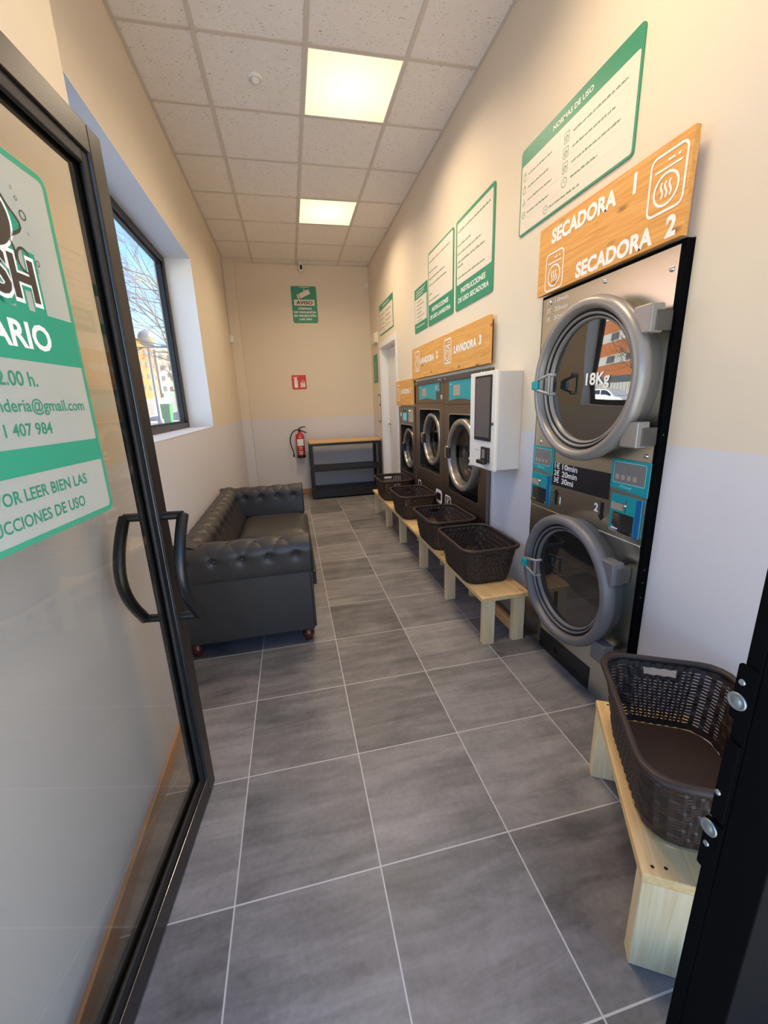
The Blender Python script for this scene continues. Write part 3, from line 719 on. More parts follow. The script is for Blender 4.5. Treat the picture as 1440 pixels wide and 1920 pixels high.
q.flat(fb, rot2([(-0.115, -0.036), (-0.093, -0.026), (-0.093, 0.026), (-0.115, 0.036)], (0.365, 2.995), radians(24)), 0.0066)
q.flat(fb, [(0.29, 3.077), (0.44, 3.077), (0.44, 3.085), (0.29, 3.085)], 0.0066); q.flat(fb, [(0.357, 3.03), (0.367, 3.03), (0.367, 3.078), (0.357, 3.078)], 0.0066)
q.build('camera_pictogram', 'paper', t)
# fire extinguisher sign
t = poster('fire_extinguisher_sign', 'small square red fire extinguisher sign on the back wall', 'sign', fb, 0.070, 0.288, 1.648, 1.856, rad=0.003, face=None, backm='redsign')
q = MB(); q.prism(fb, rr(0.105, 0.158, 1.672, 1.785, 0.012), 0.0064, 0.0068); q.flat(fb, circ(0.131, 1.80, 0.018, 20), 0.0066); q.stroke(fb, [(0.131, 1.815), (0.112, 1.832), (0.100, 1.80)], 0.008, 0.0066); q.stroke(fb, [(0.131, 1.815), (0.160, 1.835)], 0.008, 0.0066)
for dx, hh in ((0.0, 0.10), (0.025, 0.125), (0.05, 0.10)):
    q.flat(fb, [(0.195+dx, 1.675), (0.213+dx, 1.675), (0.222+dx, 1.71), (0.212+dx, 1.735), (0.222+dx, 1.675+hh), (0.197+dx, 1.73), (0.203+dx, 1.705)], 0.0066)
q.build('pictogram', 'print_w', t)
q = MB(); q.prism(fb, rr(0.118, 0.142, 1.745, 1.755, 0.001, 1), 0.0069, 0.0072); q.build('pictogram_gauge', 'redsign', t)

# ================================================================== FIRE EXTINGUISHER
t = thing('fire_extinguisher', 'red fire extinguisher hung on the back wall left of the shelf', 'fire extinguisher', (0.115, 6.64, 0.60))
FU = Frame((0.115, 6.645, 0.0), (1, 0, 0), (0, 1, 0))
b = MB(); b.lathe(FU, 0, 0, [(0.0, 0.63), (0.060, 0.63), (0.065, 0.64), (0.066, 0.93), (0.062, 0.955), (0.045, 0.978), (0.022, 0.988), (0.020, 1.0)], 32); b.build('cylinder', 'red', t)
b = MB(); b.lathe(FU, 0, 0, [(0.0, 0.600), (0.066, 0.600), (0.071, 0.61), (0.071, 0.638), (0.066, 0.645)], 32); b.build('base_cup', 'blackpl', t)
b = MB(); vs = []; n = 14
for k in range(n+1):
    a = radians(-90-48+96*k/n)
    for z in (0.79, 0.895): vs.append((0.115+0.0668*cos(a), 6.645+0.0668*sin(a), z))
b.add(vs, [(2*k, 2*k+2, 2*k+3, 2*k+1) for k in range(n)], 0, True); b.build('paper_label', 'print_w', t)
b = MB(True)
for z, w in ((0.76, 30), (0.735, 22), (0.70, 30), (0.68, 26), (0.66, 30), (0.92, 24)):
    vs = []; b.cut()
    for k in range(9):
        a = radians(-90-w+2*w*k/8)
        for dz in (0, 0.010): vs.append((0.115+0.0668*cos(a), 6.645+0.0668*sin(a), z+dz))
    b.add(vs, [(2*k, 2*k+2, 2*k+3, 2*k+1) for k in range(8)])
b.build('printed_line', 'paper', t)
b = MB(); b.lathe(FU, 0, 0, [(0.018, 1.0), (0.018, 1.035), (0.010, 1.045), (0.0, 1.045)], 16); b.box(0.10, 0.125, 6.63, 6.66, 1.02, 1.06); b.build('valve', 'blackpl', t)
b = MB(); b.tube([(0.11, 6.645, 1.05), (0.15, 6.63, 1.075), (0.21, 6.62, 1.078)], [0.012, 0.009, 0.007], 8); b.build('lever', 'blackpl', t)
b = MB(); b.tube([(0.115, 6.645, 1.03), (0.16, 6.63, 1.015), (0.225, 6.62, 0.985)], [0.012, 0.009, 0.008], 8); b.build('carry_handle', 'blackpl', t)
b = MB(); P = [(0.10, 6.64, 1.035), (0.06, 6.62, 1.035), (0.0, 6.61, 0.99), (-0.035, 6.60, 0.90), (-0.03, 6.60, 0.80), (-0.005, 6.60, 0.72), (0.0, 6.60, 0.66)]
PP = []
for i in range(len(P)-1):
    for k in range(4):
        u = k/4.0; p0 = Vector(P[max(i-1, 0)]); p1 = Vector(P[i]); p2 = Vector(P[i+1]); p3 = Vector(P[min(i+2, len(P)-1)])
        PP.append(0.5*((2*p1)+(-p0+p2)*u+(2*p0-5*p1+4*p2-p3)*u*u+(-p0+3*p1-3*p2+p3)*u**3))
PP.append(Vector(P[-1])); b.tube(PP, 0.009, 8); b.tube([(0.0, 6.60, 0.665), (0.0, 6.60, 0.62)], 0.012, 10); b.build('hose', 'blackpl', t)
b = MB(); b.box(0.085, 0.145, 6.70, 6.739, 0.80, 0.95); b.box(0.105, 0.125, 6.66, 6.705, 0.99, 1.005); b.box(0.105, 0.125, 6.70, 6.739, 0.93, 1.03); b.build('wall_bracket', 'black', t)

# ================================================================== SHELF UNIT
t = thing('shelf_unit', 'low black metal shelf unit with a light wood top against the back wall', 'shelf', (0.77, 6.4, 0))
sx0, sx1, sy0, sy1 = 0.235, 1.318, 6.17, 6.62
for x in (sx0, sx1-0.045):
    for y in (sy0, sy1-0.04):
        b = MB(); b.box(x, x+0.045, y, y+0.04, 0, 0.845); b.build('post', 'black', t, bevel=0.002)
b = MB(); b.prism(Frame((0, 0, 0.846), (1, 0, 0), (0, 1, 0)), rr(sx0-0.004, sx1+0.004, sy0-0.004, sy1, 0.03), 0, 0.028); b.build('wood_top', 'oak_top', t, bevel=0.004)
b = MB(); b.box(sx0+0.045, sx1-0.045, sy0+0.002, sy0+0.02, 0.81, 0.845); b.box(sx0+0.045, sx1-0.045, sy1-0.02, sy1-0.002, 0.81, 0.845); b.box(sx0+0.002, sx0+0.02, sy0+0.04, sy1-0.04, 0.81, 0.845); b.box(sx1-0.02, sx1-0.002, sy0+0.04, sy1-0.04, 0.81, 0.845); b.build('top_rail', 'black', t)
for z0, z1 in ((0.425, 0.475), (0.025, 0.135)):
    b = MB(); b.box(sx0+0.046, sx1-0.046, sy0+0.004, sy1-0.004, z1-0.012, z1); b.box(sx0+0.046, sx1-0.046, sy0+0.004, sy0+0.02, z0, z1-0.012); b.box(sx0+0.046, sx1-0.046, sy1-0.02, sy1-0.004, z0, z1-0.012); b.box(sx0+0.004, sx0+0.02, sy0+0.04, sy1-0.04, z0, z1); b.box(sx1-0.02, sx1-0.004, sy0+0.04, sy1-0.04, z0, z1)
    b.build('shelf_board', 'black', t)

# conduit with a switch box on the left wall, alarm sensor in the far corner
t = thing('cable_conduit', 'thin cable conduit with a small box high on the left wall near the far corner', 'conduit', (XL, 6.46, 2.3))
b = MB(); b.tube([(XL+0.012, 6.46, 2.38), (XL+0.012, 6.46, H-0.002)], 0.010, 8); b.build('pipe', 'tbar', t)
b = MB(); b.box(XL+0.0005, XL+0.045, 6.42, 6.50, 2.29, 2.38); b.tube([(XL+0.012, 6.46, 2.29), (XL+0.012, 6.46, 2.24)], 0.006, 6); b.build('junction_box', 'whitepl', t, bevel=0.004)
t = thing('motion_sensor', 'small white motion sensor high in the far right corner', 'sensor', (1.30, 6.72, 3.07))
b = MB(); b.prism(fb, rr(1.272, 1.325, 3.07, 3.145, 0.012), 0.0005, 0.035); b.build('sensor_body', 'whitepl', t, bevel=0.005)
b = MB(); b.prism(fb, rr(1.282, 1.315, 3.082, 3.105, 0.006), 0.0355, 0.039); b.build('sensor_lens', 'lampcover', t)

# ================================================================== DRYER
XD = 1.300
fd = RW(XD)
dr = thing('stacked_dryer', 'tall stainless stacked tumble dryer with two round doors, nearest machine', 'dryer', (XD, 1.64, 0))
b = MB(); b.box(XD+0.0035, 2.0, 1.247, 2.038, 0.0, 1.882); b.build('cabinet', 'blackmatt', dr)
b = MB(); b.box(XD+0.0005, XD+0.003, 1.262, 2.028, 0.81, 1.868); b.build('upper_panel', 'steel', dr)
b = MB(); b.box(XD+0.0005, XD+0.003, 1.262, 2.028, 0.004, 0.806); b.build('lower_panel', 'steel', dr)
b = MB(); b.box(XD-0.004, XD, 1.262, 2.028, 0.806, 0.815); b.build('seam_strip', 'steel', dr, bevel=0.001)
for y_, z_ in ((1.285, 1.80), (1.72, 1.80), (1.965, 1.845), (1.29, 1.168), (1.97, 1.168), (1.60, 1.845)):
    b = MB(); b.lathe(fd, -y_, z_, [(0.009, 0), (0.009, 0.003), (0.006, 0.006), (0.0, 0.006)], 12); b.build('screw', 'chrome', dr)
for z_ in (0.72, 0.665, 0.60, 1.25):
    b = MB(); b.lathe(Frame((0, 1.247, 0), (1, 0, 0), (0, 0, 1)), XD+0.018, z_, [(0.003, 0), (0.003, 0.0015), (0.0, 0.0015)], 8); b.build('side_screw', 'steel_grey', dr)
PROF = [(0.298, 0.0), (0.312, 0.0), (0.313, 0.046), (0.321, 0.049), (0.329, 0.060), (0.332, 0.077), (0.328, 0.094), (0.318, 0.104), (0.304, 0.107), (0.292, 0.104), (0.285, 0.094), (0.282, 0.076), (0.276, 0.068), (0.272, 0.078), (0.266, 0.081), (0.262, 0.072), (0.259, 0.060), (0.255, 0.065), (0.249, 0.065), (0.245, 0.054), (0.243, 0.044)]
def dryer_door(yc, zc, k, mring, mgl, hz, word):
    b = MB(); P_ = [(r_*k, h_) for r_, h_ in PROF]
    for i0, i1, mi in ((0, 12, 0), (11, 14, 1), (13, 16, 0), (15, 18, 1), (17, len(P_), 0)): b.lathe(fd, -yc, zc, P_[i0:i1], 96, mi)  # shade in the grooves between ring steps painted as black bands
    d_ = b.build('dryer_door', [mring, 'gasket_gap'], dr)
    d_['label'] = word+' round dryer door'
    b = MB(); b.lathe(fd, -yc, zc, [(0.0, 0.0), (0.302*k, 0.0)], 64); b.lathe(fd, -yc, zc, [(0.246*k, 0.050), (0.12*k, 0.053), (0.0, 0.054)], 64); b.build('door_glass', mgl, d_)
    # triangular pull handle with teal tip
    ty = yc+0.272*k; hx = 0.112
    b = MB(); P = [(-(yc+0.165*k)-0.0, zc+0.042), (-(ty), zc+0.020), (-(ty+0.012), zc+0.0), (-(ty), zc-0.020), (-(yc+0.165*k), zc-0.042)]
    b.tube([fd.p(P[0][0], P[0][1], 0.094)]+[fd.p(a_, c_, hx+0.014) for a_, c_ in P]+[fd.p(P[-1][0], P[-1][1], 0.094)], 0.0075, 8); b.tube([fd.p(P[0][0], P[0][1], hx+0.014), fd.p(P[-1][0], P[-1][1], hx+0.014)], 0.0065, 8)
    b.build('door_handle', 'ring', d_)
    b = MB(); b.prism(fd, rr(-ty-0.018, -ty+0.026, zc-0.020, zc+0.020, 0.008), hx+0.006, hx+0.026); b.build('handle_tip', 'teal', d_, bevel=0.004)
    for (z0, z1) in hz:
        b = MB(); b.box(XD-0.088, XD-0.034, yc-0.328*k, yc-0.250*k, z0, z1); b.build('door_hinge', mring, d_, bevel=0.005)
        b = MB(); b.box(XD-0.066, XD-0.0005, yc-0.328*k-0.003, yc-0.328*k+0.030, z0+0.006, z1-0.022); b.build('hinge_bracket', 'steel_grey', d_, bevel=0.003)
    return d_
dryer_door(1.585, 1.453, 1.0, 'ring', 'dglass', ((1.598, 1.692), (1.205, 1.300)), 'upper')
dryer_door(1.605, 0.538, 0.955, 'ring_shaded', 'dglass2', ((0.640, 0.738), (0.268, 0.356)), 'lower')
q = MB(True); q.text(Frame(fd.p(0, 0, 0.0545), fd.r, fd.u), -1.524, 1.442, 0.046, '18Kg', 'C', 0.02, 0.001, width=0.138)
q.build('capacity_lettering', 'print_w', dr)
q = MB(True)
for k, (e_, s) in enumerate((('1€', '10min'), ('2€', '20min'), ('3€', '30min'))):
    q.text(fd, -1.990, 1.836-0.038*k, 0.021, e_, 'L', 0.006, 0.0015); q.text(fd, -1.930, 1.836-0.038*k, 0.021, s, 'L', 0.006, 0.0015, width=0.100)
q.build('price_lettering', 'print_w', dr)
for name_, y0_, y1_, z0_, z1_ in (('control_display', 1.257, 1.450, 1.010, 1.145), ('control_display', 1.850, 2.032, 1.010, 1.145)):
    b = MB(); b.prism(fd, [(-y1_, z0_+0.012), (-(y0_+y1_)/2, z0_+0.006), (-y0_, z0_-0.002), (-y0_, z1_), (-y1_, z1_)], 0.0, 0.005); c_ = b.build(name_, 'teal', dr, bevel=0.002)
    b = MB(); b.prism(fd, rr(-y1_+0.018, -y0_-0.018, z0_+0.040, z1_-0.014, 0.003, 2), 0.005, 0.0062); b.build('display_window', 'lcd', c_)
    b = MB(); b.stroke(fd, rr(-y1_+0.016, -y0_-0.016, z0_+0.038, z1_-0.012, 0.003, 2), 0.003, 0.0066, closed=True); q_ = b
    q_.text(fd, -(y0_+y1_)/2-0.005, z0_+0.018, 0.014, 'Primer', 'C', 0.012, 0.0066); q_.stroke(fd, [(-(y0_+y1_)/2-0.042, z0_+0.020), (-(y0_+y1_)/2-0.036, z0_+0.030)], 0.004, 0.0066); q_.build('maker_print', 'teal_l', c_)
    b = MB(True)
    for k in range(4): b.cut().prism(fd, rr(-y1_+0.028+0.030*k, -y1_+0.046+0.030*k, z0_+0.052, z0_+0.072, 0.003, 2), 0.0062, 0.0070)
    b.build('soft_keys', 'mem', c_)
for y0_, y1_ in ((1.274, 1.434), (1.858, 2.030)):
    z0_, z1_ = 0.840, 1.000
    b = MB(); b.prism(fd, [(-y1_, z0_+0.004), (-y0_, z0_), (-y0_, z1_), (-y1_, z1_)], 0.0, 0.006); c_ = b.build('coin_unit', 'teal', dr, bevel=0.002)
    b = MB(); b.prism(fd, [(-y0_-0.024, z0_), (-y0_, z0_), (-y0_, z1_-0.004), (-y0_-0.024, z1_-0.004)], 0.006, 0.009); b.build('blue_strip', 'blue', c_)
    b = MB(); b.prism(fd, rr(-y1_+0.006, -y1_+0.070, z1_-0.066, z1_-0.036, 0.002, 1), 0.006, 0.008); b.build('price_plate', 'mem', c_)
    b = MB(); b.prism(fd, rr(-y1_+0.022, -y0_-0.032, z0_+0.012, z0_+0.084, 0.003, 2), 0.0061, 0.0075); b.build('coin_return', 'dark', c_)
    b = MB(); b.prism(fd, rr(-y1_+0.022, -y1_+0.058, z0_+0.014, z0_+0.082, 0.002, 1), 0.0076, 0.012); b.prism(fd, rr(-y1_+0.016, -y0_-0.028, z0_+0.004, z0_+0.016, 0.002, 1), 0.006, 0.016); b.build('return_tray', 'chrome', c_)
    b = MB(); b.prism(fd, rr(-y1_+0.082, -y1_+0.087, z1_-0.072, z1_-0.018, 0.001, 1), 0.006, 0.0075); b.lathe(fd, -y1_+0.0845, z1_-0.040, [(0.006, 0.006), (0.006, 0.016), (0.0, 0.018)], 12); b.build('coin_slot', 'chrome', c_)
b = MB(); b.prism(fd, [(-1.851, 0.957), (-1.453, 0.962), (-1.453, 1.076), (-1.851, 1.073)], 0.0, 0.0015); c_ = b.build('price_sticker', 'print_k', dr)
q = MB(True)
for k, (e_, s) in enumerate((('1€', '10min'), ('2€', '20min'), ('3€', '30mi'))):
    q.text(fd, -1.838, 1.046-0.036*k, 0.027, e_, 'L', 0.016, 0.0022, width=0.042); q.text(fd, -1.776, 1.046-0.036*k, 0.027, s, 'L', 0.016, 0.0022, width=0.112 if k < 2 else 0.090)
q.build('price_lettering', 'print_w', c_)
def arrow(ya, z0, z1, up):
    q = MB(); s = 1 if up else -1; tip = z1 if up else z0; tail = z0 if up else z1
    q.flat(fd, [(-ya-0.0085, tail), (-ya+0.0085, tail), (-ya+0.0085, tip-s*0.022), (-ya-0.0085, tip-s*0.022)], 0.0016); q.flat(fd, [(-ya-0.022, tip-s*0.028), (-ya, tip-s*0.019), (-ya+0.022, tip-s*0.028), (-ya, tip)], 0.0018)
    q.build('arrow_mark', 'print_k', dr)
arrow(1.810, 0.858, 0.940, True); arrow(1.487, 0.860, 0.944, False)
q = MB(True); q.text(fd, -1.774, 0.868, 0.036, '1', 'C', 0.025, 0.0016); q.text(fd, -1.520, 0.896, 0.036, '2', 'C', 0.025, 0.0016); q.build('number_lettering', 'print_w', dr)
b = MB(); b.prism(fd, [(-1.86, 0.006), (-1.458, 0.006), (-1.458, 0.125), (-1.86, 0.114)], 0.0, 0.004); b.lathe(fd, -1.72, 0.05, [(0.013, 0.004), (0.013, 0.012), (0.0, 0.012)], 14); b.build('kick_panel', 'blackpl', dr, bevel=0.001)

# dryer sign board
def sign_board(name, label, x, y0, y1, z0, z1, th=0.02, m='pine_sign'):
    t = thing(name, label, 'sign', (x, (y0+y1)/2, z0))
    b = MB(); b.box(x, x+th, y0, y1, z0, z1); b.build('board', m, t, bevel=0.0015)
    b = MB(True); b.box(x+th, XR-0.0006, y0+0.04, y0+0.07, z0+0.02, z1-0.02); b.cut(); b.box(x+th, XR-0.0006, y1-0.07, y1-0.04, z0+0.02, z1-0.02); b.build('batten', 'black', t)
    return t
def machine_icon(q, fr, ca, cb, w, h, lw, d, steam=True, wash=False):
    if q.split: q.cut()
    q.stroke(fr, rr(ca-w/2, ca+w/2, cb-h/2, cb+h/2, w*0.16, 5), lw, d, closed=True)
    q.stroke(fr, [(ca-w*0.38, cb+h*0.24), (ca+w*0.38, cb+h*0.24)], lw*0.8, d)
    q.stroke(fr, [(ca-w*0.02, cb+h*0.36), (ca+w*0.16, cb+h*0.36)], lw*0.8, d); q.stroke(fr, [(ca+w*0.24, cb+h*0.36), (ca+w*0.32, cb+h*0.36)], lw*0.8, d)
    q.stroke(fr, circ(ca, cb-h*0.12, w*0.34, 32), lw, d, closed=True)
    if steam:
        for k in (-1, 0, 1): q.stroke(fr, [(ca+k*w*0.12+0.018*w*2*sin(j/8.0*2*pi), cb-h*0.12-w*0.17+w*0.34*j/8.0) for j in range(9)], lw*0.9, d)
    if wash:
        q.stroke(fr, [(ca+w*0.13*sin(j/12.0*2*pi), cb-h*0.12-w*0.2*cos(j/12.0*2*pi)) for j in range(10)], lw*0.8, d)
t = sign_board('dryer_sign_board', 'pine sign board over the dryer, lettered for dryers one and two', 1.285, 1.252, 2.066, 1.888, 2.188, 0.022)
fs = RW(1.285)
q = MB(True); q.text(fs, -1.966, 2.100, 0.056, 'SECADORA', 'L', 0.03, 0.001, width=0.405); q.text(fs, -1.475, 2.100, 0.060, '1', 'C', 0.03, 0.001, sx=0.9)
q.text(fs, -1.772, 1.902, 0.056, 'SECADORA', 'L', 0.03, 0.001, width=0.405); q.text(fs, -1.285-0.012, 1.902, 0.060, '2', 'C', 0.03, 0.001, sx=0.9); q.build('white_lettering', 'print_w', t)
q = MB(True); machine_icon(q, fs, -1.336, 2.073, 0.138, 0.172, 0.008, 0.001); machine_icon(q, fs, -1.932, 1.976, 0.132, 0.160, 0.007, 0.001); q.build('dryer_pictogram', 'print_w', t)

# ================================================================== WASHERS
def washer(label, y0, y1, zt, win, ring, ctrl, small=False, num=''):
    X = 1.305; f = RW(X)
    t = thing('washing_machine', label, 'washing machine', (X, (y0+y1)/2, 0), group='washing machines in the wall')
    w0, w1, v0, v1 = win; yc, zc, R, xf = ring
    b = MB(); a0, a1 = -y1, -y0
    hole = rr(-w1, -w0, v0, v1, 0.035, 5)
    b.hole_plate(f, a0, a1, 0.0, zt, hole, 0.0)
    n = len(hole); Dp = 0.11
    b.add([f.p(p, r_, 0.0) for p, r_ in hole]+[f.p(p, r_, -Dp) for p, r_ in hole], [(i, (i+1) % n, n+(i+1) % n, n+i) for i in range(n)], 1)
    b.flat(f, hole, -Dp, 1)
    b.add([f.p(a0, 0, 0), f.p(a1, 0, 0), f.p(a1, zt, 0), f.p(a0, zt, 0), f.p(a0, 0, -0.6), f.p(a1, 0, -0.6), f.p(a1, zt, -0.6), f.p(a0, zt, -0.6)], [(0, 1, 5, 4), (1, 2, 6, 5), (2, 3, 7, 6), (3, 0, 4, 7), (4, 5, 6, 7)], 0)
    b.build('cabinet', ['steel_dark', 'dark'], t)
    b = MB(); b.stroke(f, hole, 0.008, 0.0012, closed=True); b.build('recess_trim', 'steel', t)
    h0 = X-xf
    prof = [(R*0.97, h0-0.09), (R, h0-0.05), (R*1.0, h0-0.012), (R*0.985, h0-0.002), (R*0.96, h0+0.002), (R*0.86, h0+0.002), (R*0.84, h0-0.004), (R*0.83, h0-0.014)]
    b = MB(); b.lathe(f, -yc, zc, prof, 64); d_ = b.build('washer_door', 'ring_w', t)
    b = MB(); b.lathe(f, -yc, zc, [(R*0.83, h0-0.014), (R*0.81, h0-0.030), (R*0.76, h0-0.045), (R*0.745, h0-0.060)], 64); b.build('door_bezel', 'steel_grey', d_)
    b = MB(); b.lathe(f, -yc, zc, [(R*0.75, h0-0.052), (R*0.66, h0-0.062), (R*0.35, h0-0.070), (0.0, h0-0.072)], 48); b.build('door_glass', 'glass_wash', d_)
    b = MB(); b.lathe(f, -yc, zc, [(R*0.74, h0-0.080), (R*0.70, h0-0.085), (R*0.67, h0-0.11), (R*0.655, h0-0.115), (R*0.64, h0-0.30)], 48); b.build('drum_mouth', 'steel_dark', t)
    b = MB(); b.lathe(f, -yc, zc, [(R*0.64, h0-0.30), (R*0.3, h0-0.36), (0.0, h0-0.37)], 48); b.build('drum_back', 'steel_grey', t)
    b = MB(); b.prism(f, rr(-yc-R-0.020, -yc-R+0.045, zc-0.055, zc+0.055, 0.014), h0-0.03, h0+0.012); b.build('latch', 'chrome', d_, bevel=0.006)
    b = MB(); b.prism(f, rr(-yc-R+0.030, -yc-R+0.085, zc-0.045, zc+0.045, 0.010), h0-0.005, h0+0.018); b.build('latch_grip', 'blackpl', d_, bevel=0.005)
    c0, c1, e0, e1 = ctrl
    if not small:
        b = MB(); pts = [(-c1, e1), (-c1, e0+0.004)]+[(-c1+(c1-c0)*k/10.0, e0+0.018*sin(pi*k/10.0)+0.004) for k in range(1, 10)]+[(-c0, e0+0.004), (-c0, e1)]
        b.prism(f, pts[::-1], 0.0006, 0.005); p_ = b.build('control_panel', 'teal', t, bevel=0.001)
        b = MB(); b.prism(f, rr(-c1+0.10, -c1+0.235, e0+0.045, e1-0.035, 0.008), 0.005, 0.0065); b.build('membrane_keypad', 'mem', p_)
        q = MB(True); q.text(f, -c1+0.015, e1-0.033, 0.017, 'Primer', 'L', 0.012, 0.0056); q.build('maker_print', 'teal_l', p_)
        b = MB(True); b.box(X-0.002, X-0.0003, y0+0.01, y1-0.01, ctrl[2]-0.024, ctrl[2]-0.020); b.cut(); b.box(X-0.002, X-0.0003, y0+0.01, y1-0.01, 0.600, 0.605); b.build('panel_seam', 'dark', t)
        b = MB(); b.box(X-0.012, X-0.0003, y0+0.004, y1-0.004, zt-0.045, zt-0.004); b.build('top_strip', 'steel_grey', t, bevel=0.002)
        b = MB(True)
        for yy in (y0+0.06, y0+0.10, y1-0.05): b.cut().lathe(RW(X-0.012), -yy, zt-0.024, [(0.007, 0), (0.007, 0.003), (0.0, 0.004)], 10)
        b.build('strip_screw', 'chrome', t)
    return t, f
t, f = washer('large washing machine half hidden by the payment kiosk', 2.602, 3.440, 1.598, (2.725, 3.325, 0.640, 1.290), (3.005, 0.975, 0.285, 1.270), (2.86, 3.316, 1.388, 1.550))
q = MB(True); q.text(Frame(f.p(0, 0, -0.034), f.r, f.u), -2.93, 0.985, 0.036, '28', 'C', 0.02, 0.001)
for k in range(3): dashes(q, f, -2.99, -2.87, 0.945-0.045*k, 0.018, R7, 0, -0.034)
q.build('door_lettering', 'print_w', t)
q = MB(); q.stroke(f, rr(-3.40, -3.27, 0.475, 0.575, 0.02), 0.012, 0.0015, closed=True); q.stroke(f, [(-3.35, 0.57), (-3.36, 0.50)], 0.012, 0.0015); q.stroke(f, [(-3.30, 0.56), (-3.345, 0.525), (-3.295, 0.485)], 0.012, 0.0015); q.build('foot_sticker', 'print_w', t)
t, f = washer('mid-sized washing machine on the left of the pair under one sign', 3.446, 4.268, 1.598, (3.540, 4.150, 0.725, 1.323), (3.850, 1.035, 0.255, 1.322), (3.66, 4.140, 1.402, 1.555))
q = MB(True); q.text(f, -3.503, 1.412, 0.034, '70', 'C', 0.015, 0.0015)
q.build('number_lettering', 'print_w', t)
q = MB(True)
for k in range(3):
    dashes(q, f, -3.80, -3.70, 1.04-0.052*k, 0.026, R7, 0, -0.085)
q.build('door_lettering', 'print_w', t)
b = MB(); b.prism(f, rr(-3.655, -3.545, 1.405, 1.555, 0.003, 1), 0.0006, 0.005); p_ = b.build('coin_panel', 'teal', t)
b = MB(); b.prism(f, rr(-3.650, -3.600, 1.495, 1.535, 0.002, 1), 0.005, 0.0065); b.build('price_plate', 'mem', p_)
b = MB(); b.prism(f, rr(-3.625, -3.550, 1.408, 1.480, 0.002, 1), 0.005, 0.008); b.build('coin_return', 'steel_grey', p_)
q = MB(True); q.stroke(f, rr(-4.21, -4.12, 0.50, 0.575, 0.02), 0.014, 0.0015, closed=True); q.cut(); q.stroke(f, rr(-3.64, -3.50, 0.475, 0.575, 0.02), 0.03, 0.0015, closed=True); q.build('foot_sticker', 'print_w', t)
t, f = washer('smallest washing machine, lowest and farthest, beside the white door', 4.332, 4.983, 1.345, (4.40, 4.915, 0.590, 1.145), (4.660, 0.870, 0.235, 1.325), (4.44, 4.775, 1.178, 1.315), True)
b = MB(); b.prism(f, rr(-4.79, -4.60, 1.180, 1.318, 0.006), 0.0006, 0.008); p_ = b.build('control_panel', 'teal', t)
b = MB(); b.prism(f, rr(-4.76, -4.63, 1.195, 1.275, 0.01), 0.008, 0.010); b.build('display_window', 'teal_l', p_); b = MB(); b.prism(f, rr(-4.78, -4.62, 1.285, 1.312, 0.004), 0.008, 0.010); b.build('display_cap', 'blackpl', p_)
b = MB(); b.prism(f, rr(-4.90, -4.86, 1.235, 1.275, 0.004), 0.0006, 0.004); b.build('white_button', 'print_w', t)
b = MB(); b.prism(f, rr(-4.56, -4.40, 1.18, 1.32, 0.006), 0.0006, 0.005); b.lathe(f, -4.50, 1.295, [(0.014, 0.005), (0.014, 0.012), (0.0, 0.012)], 12); b.build('soap_drawer', 'steel', t)
# washer signs
t = sign_board('washer_sign_board', 'long pine sign board over the pair of washers, lettered for washers two and three', 1.286, 2.588, 4.322, 1.622, 1.915, 0.022)
fs = RW(1.286)
q = MB(True); q.text(fs, -3.178, 1.752, 0.052, 'LAVADORA', 'L', 0.03, 0.001, width=0.405); q.text(fs, -2.718, 1.758, 0.056, '3', 'C', 0.03, 0.001); q.text(fs, -4.042, 1.752, 0.052, 'LAVADORA', 'L', 0.03, 0.001, width=0.400); q.text(fs, -3.565, 1.758, 0.056, '2', 'C', 0.03, 0.001); q.build('white_lettering', 'print_w', t)
q = MB(True); machine_icon(q, fs, -3.312, 1.782, 0.150, 0.180, 0.010, 0.001, False, True); machine_icon(q, fs, -4.140, 1.785, 0.150, 0.180, 0.010, 0.001, False, True); q.build('washer_pictogram', 'print_w', t)
t = sign_board('small_washer_sign_board', 'small pine sign board over the farthest washer', 1.286, 4.330, 5.030, 1.362, 1.636, 0.022)
q = MB(True); q.text(fs, -4.80, 1.49, 0.050, 'LAVADORA', 'L', 0.03, 0.001, width=0.36); q.text(fs, -4.395, 1.495, 0.052, '1', 'C', 0.03, 0.001); q.build('white_lettering', 'print_w', t)
q = MB(True); machine_icon(q, fs, -4.925, 1.505, 0.140, 0.175, 0.009, 0.001, False, True); q.build('washer_pictogram', 'print_w', t)

# ================================================================== PAYMENT KIOSK
t = thing('payment_kiosk', 'pale wall-mounted payment kiosk with a tall screen beside the washers', 'payment kiosk', (XR, 2.4, 0.965))
kx, ky0, ky1, kz0, kz1 = 1.163, 2.232, 2.585, 0.972, 1.558
b = MB(); b.box(kx+0.022, XR-0.0006, ky0+0.006, ky1-0.006, kz0+0.006, kz1-0.006); b.build('housing', 'kiosk_s', t, bevel=0.004)
b = MB(); b.box(kx, kx+0.022, ky0, ky1, kz0, kz1); b.build('front_door', 'kiosk', t, bevel=0.005)
fk = RW(kx)
b = MB(); b.prism(fk, rr(-2.505, -2.282, 1.148, 1.536, 0.006), 0.0, 0.005); s_ = b.build('screen_bezel', 'blackpl', t)
b = MB(); b.prism(fk, rr(-2.493, -2.298, 1.170, 1.524, 0.002, 1), 0.005, 0.0056); b.build('screen', 'screen_gl', s_)
b = MB(); b.prism(fk, rr(-2.385, -2.288, 1.018, 1.112, 0.004), 0.0, 0.016); c_ = b.build('card_reader', 'blackpl', t, bevel=0.003)
b = MB(); b.prism(fk, rr(-2.365, -2.325, 1.042, 1.100, 0.003), 0.016, 0.0168); b.build('reader_window', 'lcd', c_)
b = MB(); b.prism(fk, rr(-2.392, -2.290, 1.010, 1.034, 0.004), 0.016, 0.042); b.build('reader_lip', 'blackpl', c_, bevel=0.004)
